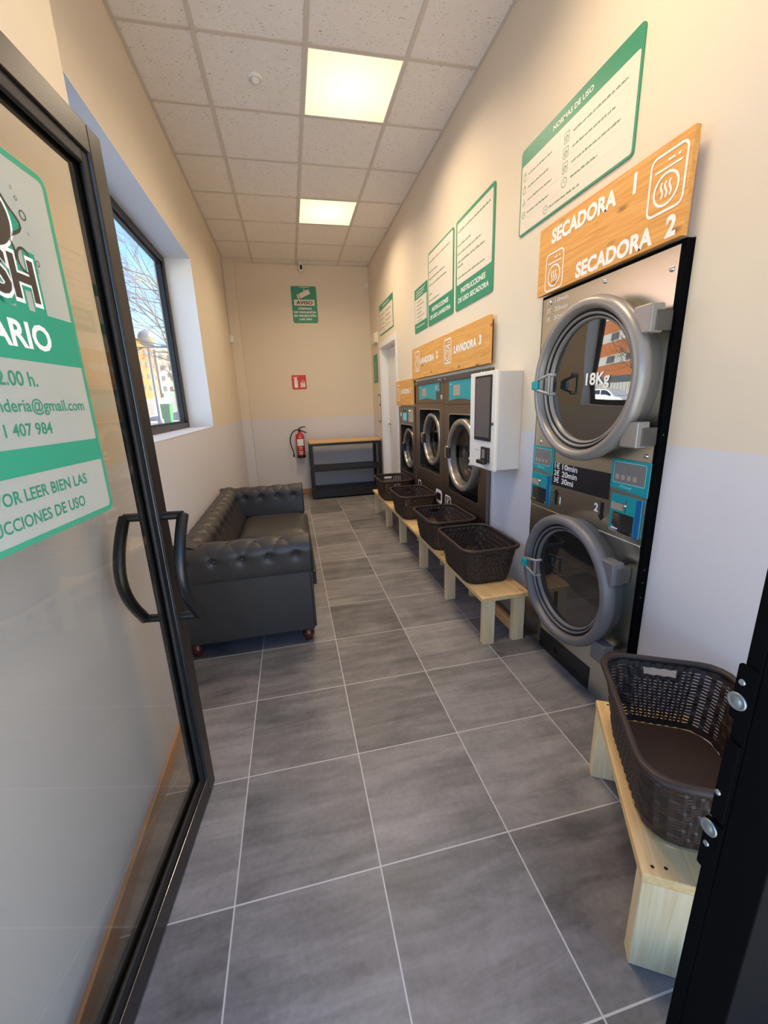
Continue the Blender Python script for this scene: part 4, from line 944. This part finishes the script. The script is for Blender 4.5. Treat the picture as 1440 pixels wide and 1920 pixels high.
b = MB(); b.lathe(fk, -2.262, 1.255, [(0.009, 0), (0.009, 0.006), (0.004, 0.008), (0.0, 0.008)], 14); b.build('lock', 'steel_grey', t)
q = MB(); q.flat(fk, rr(-2.50, -2.43, 1.083, 1.086, 0.001, 1), 0.0008); q.build('printed_line', 'mem', t)

# ================================================================== BENCHES
def bench(label, L, legs, group, w=0.30, lw=0.07, ins=0.020):
    """local: length along y from 0 to L, x from 0 (front) to w"""
    t = thing('wooden_bench', label, 'bench', group=group)
    b = MB(); b.box(0, w, 0, L, 0.284, 0.311); b.build('seat_board', 'pine_bench', t, bevel=0.003, local=True)
    for y in legs:
        for x in (ins, w-ins-lw):
            b = MB(); b.box(x, x+lw, y, y+0.042, 0.0, 0.2835); b.build('leg', 'pine_leg', t, bevel=0.0025, local=True)
    for i in range(len(legs)-1):
        b = MB(); b.box(w-0.09, w-0.07, legs[i]+0.043, legs[i+1]-0.001, 0.05, 0.12); b.build('stretcher', 'pine_rail', t, local=True)
    b = MB(True); fr_ = Frame((0, 0, 0.311), (1, 0, 0), (0, 1, 0)); R_ = random.Random(int(L*100))
    for y in legs:
        for x in (0.03, 0.06, w-0.06, w-0.03): b.cut().flat(fr_, circ(x+R_.uniform(-0.008, 0.008), min(L-0.01, max(0.012, y+0.02+R_.uniform(-0.01, 0.01))), 0.0042, 10), 0.0004)
    b.build('screw_hole', 'dark', t, local=True)
    return t
bA = bench('near part of the long pine bench, its end beside the dryer', 1.285, (0.012, 0.605, 1.215), 'low pine benches'); bA.location = (0.962, 1.930, 0)
bB = bench('far part of the long pine bench, its end by the shelf unit', 1.90, (0.605, 1.215, 1.845), 'low pine benches'); bB.location = (0.962, 3.222, 0)
bC = bench('short pine bench standing askew in the right foreground', 0.600, (0.001, 0.557), 'low pine benches', 0.30, 0.125, 0.003)
bC.rotation_euler = (0, 0, radians(-30.0)); bC.location = (0.708, 0.562, 0)

# ================================================================== LAUNDRY BASKETS
def basket_proto():
    t = thing('laundry_basket', 'brown basket', 'laundry basket', group='dark brown laundry baskets')
    Wb, Lb, Wt, Lt, Hh = 0.285, 0.415, 0.355, 0.500, 0.238
    def ring_pts(fz, grow=0.0):
        w = (Wb+(Wt-Wb)*fz)/2+grow; l = (Lb+(Lt-Lb)*fz)/2+grow; r = 0.075
        segs = []
        per = [('L', (w, -(l-r)), (w, l-r)), ('A', (w-r, l-r), 0), ('L', (w-r, l), (-(w-r), l)), ('A', (-(w-r), l-r), 90), ('L', (-w, l-r), (-w, -(l-r))), ('A', (-(w-r), -(l-r)), 180), ('L', (-(w-r), -l), (w-r, -l)), ('A', (w-r, -(l-r)), 270)]
        cnt = {0: 20, 1: 4, 2: 12, 3: 4, 4: 20, 5: 4, 6: 12, 7: 4}
        for i, s in enumerate(per):
            for k in range(cnt[i]):
                u = k/float(cnt[i])
                if s[0] == 'L': segs.append((s[1][0]+(s[2][0]-s[1][0])*u, s[1][1]+(s[2][1]-s[1][1])*u))
                else: a = radians(s[2]+90*u); segs.append((s[1][0]+r*cos(a), s[1][1]+r*sin(a)))
        return segs
    N = len(ring_pts(0)); rows = 40
    dz = (Hh-0.030)/(rows/2.0); zs = [0.014+dz*(k//2)+(dz*0.34 if k % 2 else 0) for k in range(rows+1)]
    # shell with slots: cells along the wall alternate rib / slot column, slot rows alternate
    b = MB(); vs = []; NN = N*2
    for k, z in enumerate(zs):
        P = ring_pts(z/Hh); Q = []
        for i in range(N):
            a_, c_ = P[i], P[(i+1) % N]; Q += [a_, ((a_[0]*0.56+c_[0]*0.44), (a_[1]*0.56+c_[1]*0.44))]
        for i, (x, y) in enumerate(Q):
            wv = 0.0018*(1 if ((i//2)+(k//6)) % 2 else -1); d_ = sqrt(x*x+y*y); vs.append((x+wv*x/d_, y+wv*y/d_, z))
    fs = []
    for k in range(rows):
        for i in range(NN):
            seg = i//2
            # end walls carry the long see-through slots, long sides the woven pattern with small slots
            is_end = (24 <= seg < 36) or (64 <= seg < 76)
            endpos = (seg-24) if seg < 60 else (seg-64)
            hand = is_end and 3 <= endpos <= 8 and 32 <= k <= 36
            slot = (i % 2 == 1) and 4 <= k <= rows-4 and (k % 2 == 0) and (20 <= seg < 40 or 60 <= seg < 80)
            if hand: continue
            if slot and not (is_end and 2 <= endpos <= 9 and k >= 30): continue
            j = (i+1) % NN; fs.append((k*NN+i, k*NN+j, (k+1)*NN+j, (k+1)*NN+i))
    b.add(vs, fs, 0, False); o = b.build('woven_shell', 'brown', t, local=True)
    m = o.modifiers.new('thickness', 'SOLIDIFY'); m.thickness = 0.003; m.offset = 0.0
    b = MB(); P = ring_pts(0.02)
    b.add([(x, y, 0.012) for x, y in P]+[(x*0.97, y*0.97, 0.001) for x, y in P], [tuple(range(N)), tuple(range(N, 2*N))[::-1]]+[(i, N+i, N+(i+1) % N, (i+1) % N) for i in range(N)]); b.build('base', 'brown', t, local=True)
    b = MB(); vs = []
    prof = [(-0.004, Hh-0.020), (0.010, Hh-0.018), (0.013, Hh-0.010), (0.011, Hh-0.001), (0.004, Hh+0.002), (-0.003, Hh)]
    for g_, z in prof:
        vs += [(x, y, z) for x, y in ring_pts(1.0, g_)]
    n_ = len(prof); b.add(vs, [(k*N+i, k*N+(i+1) % N, ((k+1) % n_)*N+(i+1) % N, ((k+1) % n_)*N+i) for k in range(n_) for i in range(N)], 0, True); b.build('rim', 'brown', t, local=True)
    return t
bk = basket_proto()
spots = [('brown laundry basket on the long bench nearest the dryer', (1.098, 2.312, 0.312), 0.0),
         ('brown laundry basket on the long bench, second from the dryer', (1.102, 2.925, 0.312), 0.0),
         ('brown laundry basket on the long bench, third from the dryer', (1.108, 3.800, 0.312), 0.0),
         ('brown laundry basket on the far end of the long bench by the shelf', (1.108, 4.610, 0.312), 0.0),
         ('brown laundry basket on the short skewed bench in the right foreground', (1.000, 0.733, 0.312), radians(-29))]
for i, (lab, loc, rz) in enumerate(spots):
    o = bk if i == 0 else copy_tree(bk)
    o['label'] = lab; o.location = loc; o.rotation_euler = (0, 0, rz)

# ================================================================== SOFA
sofa = thing('chesterfield_sofa', 'black buttoned two-seat sofa against the left wall', 'sofa', (-0.33, 3.1, 0))
SX0, SX1, SY0, SY1 = -0.700, 0.045, 2.225, 3.985
def tufted(name, P, length_axis_fn, nu, nv, buttons, width, depth=0.016, crease=0.006):
    """surface P(u,v) -> point and normal; buttons in (u metres, v metres) sunk into the surface with pleats between them"""
    vs = []
    bt = buttons
    pairs = []
    for i in range(len(bt)):
        for j in range(i+1, len(bt)):
            du, dv = bt[i][0]-bt[j][0], bt[i][1]-bt[j][1]
            if abs(dv) > 0.01 and abs(dv) < 0.16 and abs(du) < 0.16: pairs.append((bt[i], bt[j]))
    for i in range(nu+1):
        for j in range(nv+1):
            p, n, um, vm = P(i/float(nu), j/float(nv))
            d = 0.0
            for bu, bv in bt:
                r2 = (um-bu)**2+(vm-bv)**2
                if r2 < 0.03: d += depth*exp(-r2/0.00045)+depth*0.45*exp(-r2/0.0030)
            for (a_, c_) in pairs:
                ex, ey = c_[0]-a_[0], c_[1]-a_[1]; L2 = ex*ex+ey*ey
                t_ = max(0, min(1, ((um-a_[0])*ex+(vm-a_[1])*ey)/L2)); q2 = (um-a_[0]-ex*t_)**2+(vm-a_[1]-ey*t_)**2
                if q2 < 0.002: d += crease*exp(-q2/0.00010)
            vs.append(p-n*min(d, depth*1.5))
    fs = [(i*(nv+1)+j, (i+1)*(nv+1)+j, (i+1)*(nv+1)+j+1, i*(nv+1)+j+1) for i in range(nu) for j in range(nv)]
    b = MB(); b.add(vs, fs, 0, True)
    o = b.build(name, 'leather', sofa)
    for bu, bv in bt:
        best = None
        # locate the button on the surface
        u = length_axis_fn(bu)
        for j in range(0, 401):
            p, n, um, vm = P(u, j/400.0)
            if best is None or abs(vm-bv) < best[0]: best = (abs(vm-bv), p, n)
        p, n = best[1], best[2]
        c = p-n*(depth*1.35); x = n.orthogonal().normalized(); y = n.cross(x); q = MB()
        q.lathe(Frame(c, x, y), 0, 0, [(0.011, -0.004), (0.010, 0.003), (0.006, 0.006), (0.0, 0.007)], 12); q.build('button', 'leather', o)
    return o
def path_sampler(path):
    """arc length parametrisation of a smooth 2D profile"""
    L = [0.0]
    for k in range(1, len(path)): L.append(L[-1]+sqrt((path[k][0]-path[k-1][0])**2+(path[k][1]-path[k-1][1])**2))
    def f(t):
        s = t*L[-1]
        for k in range(1, len(path)):
            if s <= L[k] or k == len(path)-1:
                w = (s-L[k-1])/max(1e-9, L[k]-L[k-1]); x = path[k-1][0]+(path[k][0]-path[k-1][0])*w; z = path[k-1][1]+(path[k][1]-path[k-1][1])*w
                tx, tz = path[k][0]-path[k-1][0], path[k][1]-path[k-1][1]; q = sqrt(tx*tx+tz*tz) or 1
                return x, z, tx/q, tz/q, s
    return f, L[-1]
def roll_profile(o_low, z_low, o_top, i_top, z_top, i_low, z_in):
    """outside seam -> over the rolled top -> inside down to the seat; o is across the arm"""
    P = []; cx = (o_top+i_top)/2; rx = abs(i_top-o_top)/2; sgn = 1 if i_top > o_top else -1; zc = z_top-0.085
    P.append((o_low, z_low)); P.append((o_low-sgn*0.006, z_low+0.02))
    for k in range(17):
        a = pi*(1.12-1.12*k/16.0) if False else pi-pi*k/16.0
        P.append((cx+sgn*rx*cos(a), zc+0.085*sin(a)))
    P.append((i_top+sgn*0.002, zc-0.05)); P.append((i_low, z_in))
    # smooth by chaikin twice
    for _ in range(2):
        Q = [P[0]]
        for k in range(len(P)-1): Q += [(0.75*P[k][0]+0.25*P[k+1][0], 0.75*P[k][1]+0.25*P[k+1][1]), (0.25*P[k][0]+0.75*P[k+1][0], 0.25*P[k][1]+0.75*P[k+1][1])]
        Q.append(P[-1]); P = Q
    return P
def make_arm(sgn, y_out):
    y = y_out
    prof = roll_profile(y, 0.475, y-sgn*0.018, y+sgn*0.150, 0.690, y+sgn*0.165, 0.43)
    f, L = path_sampler(prof); x0, x1 = SX0+0.01, SX1-0.012
    def P(u, v):
        yy, z, ty, tz, s = f(v); x = x0+(x1-x0)*u
        n = Vector((0, -tz, ty)); n = n if n.dot(Vector((0, -sgn*0.7, 0.7))) > 0 or v > 0.6 else -n
        nn = Vector((0, -tz*sgn, ty*sgn)); 
        return Vector((x, yy, z)), nn, (x1-x0)*u, s
    W_ = x1-x0
    rowA = 0.118; rowB = 0.262; rowC = 0.40
    bts = [(0.065+0.146*k, rowA) for k in range(5)]+[(0.138+0.146*k, rowB) for k in range(4)]+[(0.065+0.146*k, rowC) for k in range(5)]
    bts = [q for q in bts if q[1] < L-0.02]
    o = tufted('arm', P, lambda bu: bu/W_, 96, 72, bts, W_, 0.013, 0.0022)
    return prof
pn = make_arm(1, SY0); pf = make_arm(-1, SY1)
def arm_front(prof, sgn, y_out):
    out = [(p[0], p[1]) for p in prof]
    fr_ = Frame((SX1-0.012, 0, 0), (0, 1, 0), (0, 0, 1)); q = MB(); lo = [(y_out+sgn*0.165, 0.43), (y_out+sgn*0.165, 0.12), (y_out+sgn*0.004, 0.12)]
    poly = out+lo[1:]
    q.prism(fr_, poly, -0.004, 0.010); o = q.build('arm_front', 'leather', sofa, bevel=0.004)
    q = MB(); q.tube([fr_.p(a_, c_, 0.012) for a_, c_ in out], 0.005, 6); q.build('piping', 'thread', o)
arm_front(pn, 1, SY0); arm_front(pf, -1, SY1)
# outer side panels, base, back
b = MB(); b.box(SX0+0.005, SX1-0.014, SY0+0.004, SY0+0.15, 0.105, 0.478); b.build('side_panel', 'leather', sofa, bevel=0.006)
b = MB(); b.box(SX0+0.005, SX1-0.014, SY1-0.15, SY1-0.004, 0.105, 0.478); b.build('side_panel', 'leather', sofa, bevel=0.006)
b = MB(); b.box(SX0+0.02, SX1-0.004, SY0+0.166, SY1-0.166, 0.105, 0.315); b.build('seat_base', 'leather', sofa, bevel=0.012)
prof = roll_profile(SX0-0.0, 0.46, SX0-0.012, SX0+0.165, 0.690, SX0+0.215, 0.42)
f_, L_ = path_sampler(prof); yb0, yb1 = SY0+0.02, SY1-0.02
def PB(u, v):
    x, z, tx, tz, s = f_(v); y = yb0+(yb1-yb0)*u
    return Vector((x, y, z)), Vector((-tz, 0, tx)), (yb1-yb0)*u, s
Wk = yb1-yb0
bts = [(Wk*(k+0.5)/11.0, 0.20) for k in range(11)]+[(Wk*(k+1.0)/11.0, 0.315) for k in range(10)]+[(Wk*(k+0.5)/11.0, 0.43) for k in range(11)]
tufted('backrest', PB, lambda bu: bu/Wk, 190, 72, [q for q in bts if q[1] < L_-0.03], Wk, 0.014, 0.004)
b = MB(); b.box(SX0+0.004, SX0+0.16, SY0+0.10, SY1-0.10, 0.105, 0.47); b.build('back_panel', 'leather', sofa, bevel=0.006)
def cushion(y0, y1):
    q = MB(); x0, x1, z0, z1 = SX0+0.205, SX1+0.022, 0.318, 0.452; n = 20; vs = []
    for i in range(n+1):
        for j in range(n+1):
            u, v = -1+2.0*i/n, -1+2.0*j/n
            ex = (1-abs(u)**9); ey = (1-abs(v)**9); h = (ex*ey)
            vs.append((x0+(x1-x0)*i/n, y0+(y1-y0)*j/n, z0+(z1-z0)*(0.62+0.38*h)+0.006*(1-u*u)*(1-v*v)))
    top = [(i*(n+1)+j, (i+1)*(n+1)+j, (i+1)*(n+1)+j+1, i*(n+1)+j+1) for i in range(n) for j in range(n)]
    q.add(vs, top, 0, True)
    edge = [(i, 0) for i in range(n)]+[(n, j) for j in range(n)]+[(n-i, n) for i in range(n)]+[(0, n-j) for j in range(n)]
    m_ = len(edge); ev = [vs[i*(n+1)+j] for i, j in edge]
    q.add(ev+[(x, y, z0) for x, y, z in ev], [(k, m_+k, m_+(k+1) % m_, (k+1) % m_) for k in range(m_)], 0, True)
    o = q.build('seat_cushion', 'leather', sofa)
    q = MB(); q.tube([(x, y, z-0.002) for x, y, z in ev], 0.004, 6, closed=True); q.build('piping', 'thread', o)
ym = 3.13
cushion(SY0+0.168, ym-0.003); cushion(ym+0.003, SY1-0.168)
for x in (SX0+0.045, SX1-0.055):
    for y in (SY0+0.075, SY1-0.075):
        q = MB(); q.lathe(Frame((x, y, 0), (1, 0, 0), (0, 1, 0)), 0, 0, [(0.0, 0.0), (0.020, 0.0), (0.024, 0.008), (0.020, 0.018), (0.034, 0.030), (0.037, 0.050), (0.030, 0.068), (0.022, 0.076), (0.030, 0.084), (0.030, 0.105)], 24); q.build('foot', 'mahog', sofa)

# ================================================================== OUTSIDE
def lerp(a, b_, t): return a+(b_-a)*max(0.0, min(1.0, t))
def gz(x, y):
    s = 0.04*max(0.0, y-1.0)
    k = lerp(1.0, 0.0, (-x-9.0)/5.0) if y < 60 else 1.0
    if 50 < y < 60: k = lerp(k, 1.0, (y-50)/10.0)
    return -0.03+s*k
M['pave'] = mat('paving_pale_for_bounce', srgb(196, 186, 172), 0.85); _t = NT(M['pave']); _c = _t.noise(_t.coord('Object'), 3.0, 4)
_sp = _t.n('ShaderNodeSeparateXYZ'); _t.l(_t.coord('Object'), _sp.inputs[0])     # ground by the shop whitened to bounce fill light indoors, greyer down the street
_t.l(_t.mix(_t.math('GREATER_THAN', _sp.outputs[1], 9.0), _t.mix(_c, srgb(228, 222, 214), srgb(238, 233, 226)), _t.mix(_c, srgb(134, 128, 118), srgb(150, 144, 132))), _t.p.inputs['Base Color'])
M['asphalt'] = mat('asphalt', srgb(44, 50, 64), 0.85)
M['kerb'] = mat('kerb_stone', srgb(205, 198, 186), 0.8)
def mk_brick(name, c1, c2, mort, sc):
    m = mat(name, rough=0.85, spec=0.2); t = NT(m)
    bx = t.n('ShaderNodeTexBrick'); bx.inputs['Scale'].default_value = sc; bx.inputs['Color1'].default_value = c1; bx.inputs['Color2'].default_value = c2; bx.inputs['Mortar'].default_value = mort; bx.inputs['Mortar Size'].default_value = 0.012
    g = t.coord('Object'); sp = t.n('ShaderNodeSeparateXYZ'); t.l(g, sp.inputs[0]); cb = t.n('ShaderNodeCombineXYZ'); t.l(t.math('ADD', sp.outputs[0], sp.outputs[1]), cb.inputs[0]); t.l(sp.outputs[2], cb.inputs[1])
    t.l(cb.outputs[0], bx.inputs['Vector']); t.l(bx.outputs['Color'], t.p.inputs['Base Color']); return m
M['brick'] = mk_brick('orange_brick', srgb(160, 92, 52), srgb(170, 102, 60), srgb(160, 118, 86), 2.0)
M['render_w'] = mat('pale_render', srgb(170, 158, 132), 0.85); M['stone_w'] = mat('pale_stone_band', srgb(176, 174, 168), 0.85)
M['pane'] = mat('building_pane', srgb(76, 80, 84), 0.2); M['frame_w'] = mat('building_window_frame', srgb(112, 108, 102), 0.6); M['shade_g'] = mat('green_shopfront', srgb(120, 158, 130), 0.7)
M['bark'] = mat('bare_bark', srgb(120, 100, 84), 0.9); M['roof_t'] = mat('roof_tile', srgb(196, 140, 100), 0.85)
M['carw'] = mat('white_car_paint', srgb(232, 234, 234), 0.25, coat=0.5); M['carglass'] = mat('car_glass', srgb(52, 60, 64), 0.08); M['tyre'] = mat('tyre_rubber', srgb(28, 28, 28), 0.8)
M['bin'] = mat('green_bin_plastic', srgb(52, 116, 54), 0.5); M['greyp'] = mat('grey_lamp_post', srgb(112, 110, 108), 0.5, 0.2); M['globe'] = mat('lamp_globe', srgb(150, 130, 96), 0.3)
xs = [-90, -70, -50, -40, -32, -26, -20, -17, -14, -12.5, -11, -9, -7, -5, -3, -1.02, 1.5, 8, 20]; ys = [-30, -14, -6, -2, 0.1, 1, 4, 8, 12, 16, 20, 24, 30, 36, 42, 50, 55, 60, 80, 100, 130, 170]
b = MB(); vs = [(x, y, gz(x, y)) for x in xs for y in ys]; n = len(ys)
fs = []
for i in range(len(xs)-1):
    for j in range(n-1):
        if xs[i] >= -1.03 and xs[i+1] <= 1.6 and ys[j] >= 0.1 and ys[j+1] <= 8.1: continue
        fs.append((i*n+j, (i+1)*n+j, (i+1)*n+j+1, i*n+j+1))
b.add(vs, fs); tag(b.build('pavement', 'pave'), 'paved street ground outside, made paler by the shop to bounce light indoors', 'pavement', kind='structure')
b = MB()
xr = [-60, -50, -40, -32, -26, -20, -17, -14, -12, -10, -8, -6, -4, -2, 4, 12]
yr = [24.3, 28, 32, 36, 39]
vs = [(x, y, gz(x, y)+0.03) for x in xr for y in yr]; n = len(yr)
b.add(vs, [(i*n+j, (i+1)*n+j, (i+1)*n+j+1, i*n+j+1) for i in range(len(xr)-1) for j in range(n-1)])
tag(b.build('roadway', 'asphalt'), 'blue-grey asphalt cross street seen through the window', 'road', kind='structure')
b = MB(); b.box(2.05, 9.0, 0.10, 9.0, 0, 9.0); b.box(WX+0.001, 2.05, 0.10, 9.0, 2.3, 9.0); b.box(WX+0.001, 2.05, 0.10, 0.6, 0, 2.3); b.box(WX+0.001, 2.05, YB+0.16, 9.0, 0, 2.3); b.box(-1.02, WX, YB+0.16, 9.0, 0, 9.0); b.box(-1.02, WX, 0.10, YB+0.16, H+0.14, 9.0)
tag(b.build('wall_outer', 'render_w'), 'rest of the building around the shop', 'building', kind='structure')

def facade(name, label, A, B, z0, z1, wallm, floors, cols, zf0, dzf, depth=10.0, win=(1.1, 1.2), roof='roof_t', bands=None, skip_first=False):
    A = Vector((A[0], A[1], 0)); B = Vector((B[0], B[1], 0)); r = (B-A).normalized(); L = (B-A).length
    fr = Frame((A.x, A.y, 0), r, (0, 0, 1)); t = thing(name, label, 'building', ((A.x+B.x)/2, (A.y+B.y)/2, z0))
    q = MB(); q.prism(fr, [(0, z0), (L, z0), (L, z1), (0, z1)], -depth, 0.0); q.build('wall', wallm, t)
    q = MB(); q.prism(fr, [(-0.3, z1), (L+0.3, z1), (L+0.3, z1+0.35), (-0.3, z1+0.35)], -depth-0.3, 0.4); q.build('roof', roof, t)
    if bands:
        for b0, b1, mm in bands:
            q = MB(); q.prism(fr, [(0.02, b0), (L-0.02, b0), (L-0.02, b1), (0.02, b1)], 0.002, 0.06); q.build('facade_band', mm, t)
    for i in range(floors):
        for j in range(cols):
            cx = L*(j+0.5)/cols; zz = zf0+dzf*i
            q = MB(); q.prism(fr, [(cx-win[0]/2, zz), (cx+win[0]/2, zz), (cx+win[0]/2, zz+win[1]), (cx-win[0]/2, zz+win[1])], 0.061 if bands else 0.002, 0.10); w_ = q.build('window', 'frame_w', t)
            q = MB()
            for s_ in (0, 1): q.prism(fr, [(cx-win[0]/2+0.08+s_*win[0]/2, zz+0.08), (cx-0.05+s_*win[0]/2, zz+0.08), (cx-0.05+s_*win[0]/2, zz+win[1]-0.08), (cx-win[0]/2+0.08+s_*win[0]/2, zz+win[1]-0.08)], 0.1, 0.11)
            q.build('pane', 'pane', w_)
    return t, fr, L
# far block seen straight through the window: orange end, pale front
facade('apartment_building', 'orange brick apartment block end seen through the window behind the street lamp', (-33.1, 99.0), (-32.4, 120.0), 4.0, 17.2, 'brick', 4, 5, 6.2, 2.7, 8.0, (1.6, 1.3))
t, fr_, L_ = facade('apartment_building', 'cream apartment block seen through the window right of the street lamp', (-32.2, 121.0), (-23.5, 127.0), 4.5, 16.2, 'render_w', 4, 5, 6.4, 2.6, 9.0, (0.75, 1.2))
q = MB(); q.prism(fr_, [(0.2, 4.6), (L_-0.2, 4.6), (L_-0.2, 5.9), (0.2, 5.9)], 0.002, 0.25); q.build('shop_front', 'shade_g', t)
for j in range(2):
    for i in range(2):
        q = MB(); q.prism(fr_, [(L_*(0.33+0.33*j)-0.7, 6.7+3.6*i), (L_*(0.33+0.33*j)+0.7, 6.7+3.6*i), (L_*(0.33+0.33*j)+0.7, 7.7+3.6*i), (L_*(0.33+0.33*j)-0.7, 7.7+3.6*i)], 0.12, 0.45); q.build('balcony', 'stone_w', t)
# brick block across the street, mirrored in the dryer door
facade('brick_block', 'orange brick block with pale bands across the street, mirrored in the upper dryer door', (-32.0, 26.0), (-32.0, 54.0), -0.2, 12.5, 'brick', 3, 8, 5.1, 2.75, 10.0, (1.5, 0.9), bands=[(4.96, 6.1, 'stone_w'), (7.72, 8.8, 'stone_w'), (10.4, 11.4, 'stone_w'), (0.0, 3.35, 'pane')])
b = MB(); b.box(-26.2, -26.0, 24, 52, -0.2, 2.3)
for k in range(60): b.box(-26.0, -25.95, 24.2+0.46*k, 24.28+0.46*k, -0.1, 2.25)
tag(b.build('boundary_wall', 'stone_w'), 'white slatted boundary wall across the street', 'wall')
# street lamp
t = thing('street_lamp', 'street lamp with a half-capped globe outside the window', 'street lamp', (-5.56, 20.0, gz(-5.56, 20)))
zb = gz(-5.56, 20.0)
FL_ = Frame((-5.56, 20.0, 0), (1, 0, 0), (0, 1, 0))
b = MB(); b.lathe(FL_, 0, 0, [(0.0, zb), (0.13, zb), (0.13, zb+0.3), (0.075, zb+0.35), (0.055, 3.95), (0.10, 4.02)], 16); b.build('post', 'greyp', t)
b = MB(); b.lathe(FL_, 0, 0, [(0.10, 4.0)]+[(0.33*sin(radians(a_)), 4.33-0.33*cos(radians(a_))) for a_ in range(20, 96, 8)], 24); b.build('globe', 'globe', t)
b = MB(); b.lathe(FL_, 0, 0, [(0.335*sin(radians(a_)), 4.33-0.335*cos(radians(a_))) for a_ in range(94, 181, 8)], 24); b.build('cap', 'greyp', t)
# bin
t = thing('litter_bin', 'green litter bin at the kerb outside the window', 'bin', (-5.80, 22.0, gz(-5.80, 22)))
zb = gz(-5.80, 22.0)
b = MB(); fr_ = Frame((-5.80, 22.0, 0), (1, 0, 0), (0, 1, 0))
lo = rr(-0.20, 0.20, -0.2, 0.2, 0.05); hi = rr(-0.26, 0.26, -0.26, 0.26, 0.06); n = len(lo)
b.add([fr_.p(x, y, zb+0.02) for x, y in lo]+[fr_.p(x, y, zb+0.82) for x, y in hi], [tuple(range(n))[::-1], tuple(range(n, 2*n))]+[(i, (i+1) % n, n+(i+1) % n, n+i) for i in range(n)]); b.build('body', 'bin', t)
b = MB(); b.prism(fr_, rr(-0.28, 0.28, -0.29, 0.28, 0.06), zb+0.83, zb+0.90); b.build('lid', 'bin', t, bevel=0.02)
# white car parked across the street
def car(x, y, zb):
    t = thing('parked_car', 'white hatchback parked across the street, mirrored in the upper dryer door', 'car', (x, y, zb))
    fr_ = Frame((x, y, zb), (0, -1, 0), (0, 0, 1))   # nose towards -y
    side = [(-2.05, 0.30), (-2.10, 0.62), (-2.02, 0.92), (-1.55, 0.98), (-1.30, 0.98), (0.95, 0.98), (1.15, 0.95), (1.75, 0.86), (2.08, 0.70), (2.12, 0.35), (2.0, 0.25), (-1.9, 0.25)]
    q = MB(); q.prism(fr_, side[::-1], -0.86, 0.86); q.build('body', 'carw', t, bevel=0.06, seg=3)
    cab = [(-1.75, 0.97), (-1.35, 1.38), (-0.9, 1.47), (0.05, 1.46), (0.45, 1.36), (1.12, 0.97)]
    q = MB(); n = len(cab)
    vs = [fr_.p(a_, c_, 0.80-0.16*(c_-0.97)/0.5) for a_, c_ in cab]+[fr_.p(a_, c_, -0.80+0.16*(c_-0.97)/0.5) for a_, c_ in cab]
    q.add(vs, [tuple(range(n))[::-1], tuple(range(n, 2*n))]+[(i, (i+1) % n, n+(i+1) % n, n+i) for i in range(n)]); q.build('cabin', 'carw', t, bevel=0.05, seg=3)
    for sd in (1, -1):
        for w in ([(-1.45, 1.02), (-1.2, 1.33), (-0.55, 1.38), (-0.5, 1.02)], [(-0.38, 1.02), (-0.42, 1.38), (0.1, 1.37), (0.42, 1.27), (0.85, 1.02)]):
            q = MB(); q.add([fr_.p(a_, c_, sd*(0.812-0.16*(c_-0.97)/0.5)) for a_, c_ in w], [(0, 1, 2, 3) if len(w) == 4 else (0, 1, 2, 3, 4)]); q.build('side_window', 'carglass', t)
        q = MB(); q.prism(fr_, rr(0.62, 0.80, 0.98, 1.10, 0.03), sd*0.83, sd*0.98); q.build('wing_mirror', 'blackpl', t, bevel=0.02)
        for a_ in (-1.32, 1.32):
            q = MB(); q.lathe(fr_, a_, 0.31, [(0.0, sd*0.70), (0.31, sd*0.70), (0.33, sd*0.74), (0.33, sd*0.865), (0.30, sd*0.875), (0.22, sd*0.872)], 24); w_ = q.build('wheel', 'tyre', t)
            q = MB(); q.lathe(fr_, a_, 0.31, [(0.21, sd*0.876), (0.18, sd*0.866), (0.05, sd*0.872), (0.0, sd*0.874)], 24); q.build('wheel_rim', 'chrome', w_)
    return t
car(-18.0, 22.2, 0.10)
# bare trees
def tree(name, label, x, y, h, seed, lean=(0, 0), spread=1.0, depth=6):
    rnd = random.Random(seed); zb = gz(x, y); t = thing(name, label, 'tree', (x, y, zb)); trunk = MB(); br = MB()
    def grow(p, d, L, r, lev):
        n = 3; pts = [p]; rs = [r]; q = p.copy(); dd = d.copy()
        for k in range(n):
            dd = (dd+Vector((rnd.uniform(-.16, .16), rnd.uniform(-.16, .16), rnd.uniform(-.06, .12)))).normalized(); q = q+dd*(L/n); pts.append(q.copy()); rs.append(r*(1-0.42*(k+1)/n))
        (trunk if lev == 0 else br).tube(pts, rs, 8 if lev < 2 else 4, caps=False)
        if lev >= depth: return
        for c in range(rnd.choice((2, 3, 3)) if lev > 0 else 5):
            az = rnd.uniform(0, 2*pi); tilt = rnd.uniform(0.35, 0.85)*spread; x_ = dd.orthogonal().normalized(); y_ = dd.cross(x_)
            nd = (dd*cos(tilt)+(x_*cos(az)+y_*sin(az))*sin(tilt)+Vector((lean[0], lean[1], 0.05))*0.25).normalized()
            s_ = pts[rnd.choice((1, 2, 3))] if lev else pts[rnd.choice((2, 3, 3))]
            grow(s_, nd, L*rnd.uniform(0.62, 0.82), r*0.52, lev+1)
    grow(Vector((x, y, zb)), Vector((lean[0]*0.1, lean[1]*0.1, 1)).normalized(), h*0.36, h*0.0165, 0)
    trunk.build('trunk', 'bark', t); br.build('branches', 'bark', t)
    return t
tree('bare_tree', 'bare winter tree whose twigs spread across the window sky', -2.3, 13.5, 6.8, 5, (-1.0, -0.1), 1.15, 7)
tree('bare_tree', 'slim bare tree farther down the street in the window', -15.0, 66.0, 8.0, 11, (-0.2, 0), 0.9, 5)
tree('bare_tree', 'bare tree by the brick block, mirrored in the upper dryer door', -13.0, 15.2, 6.0, 21, (-0.3, 0.8), 1.1, 5)
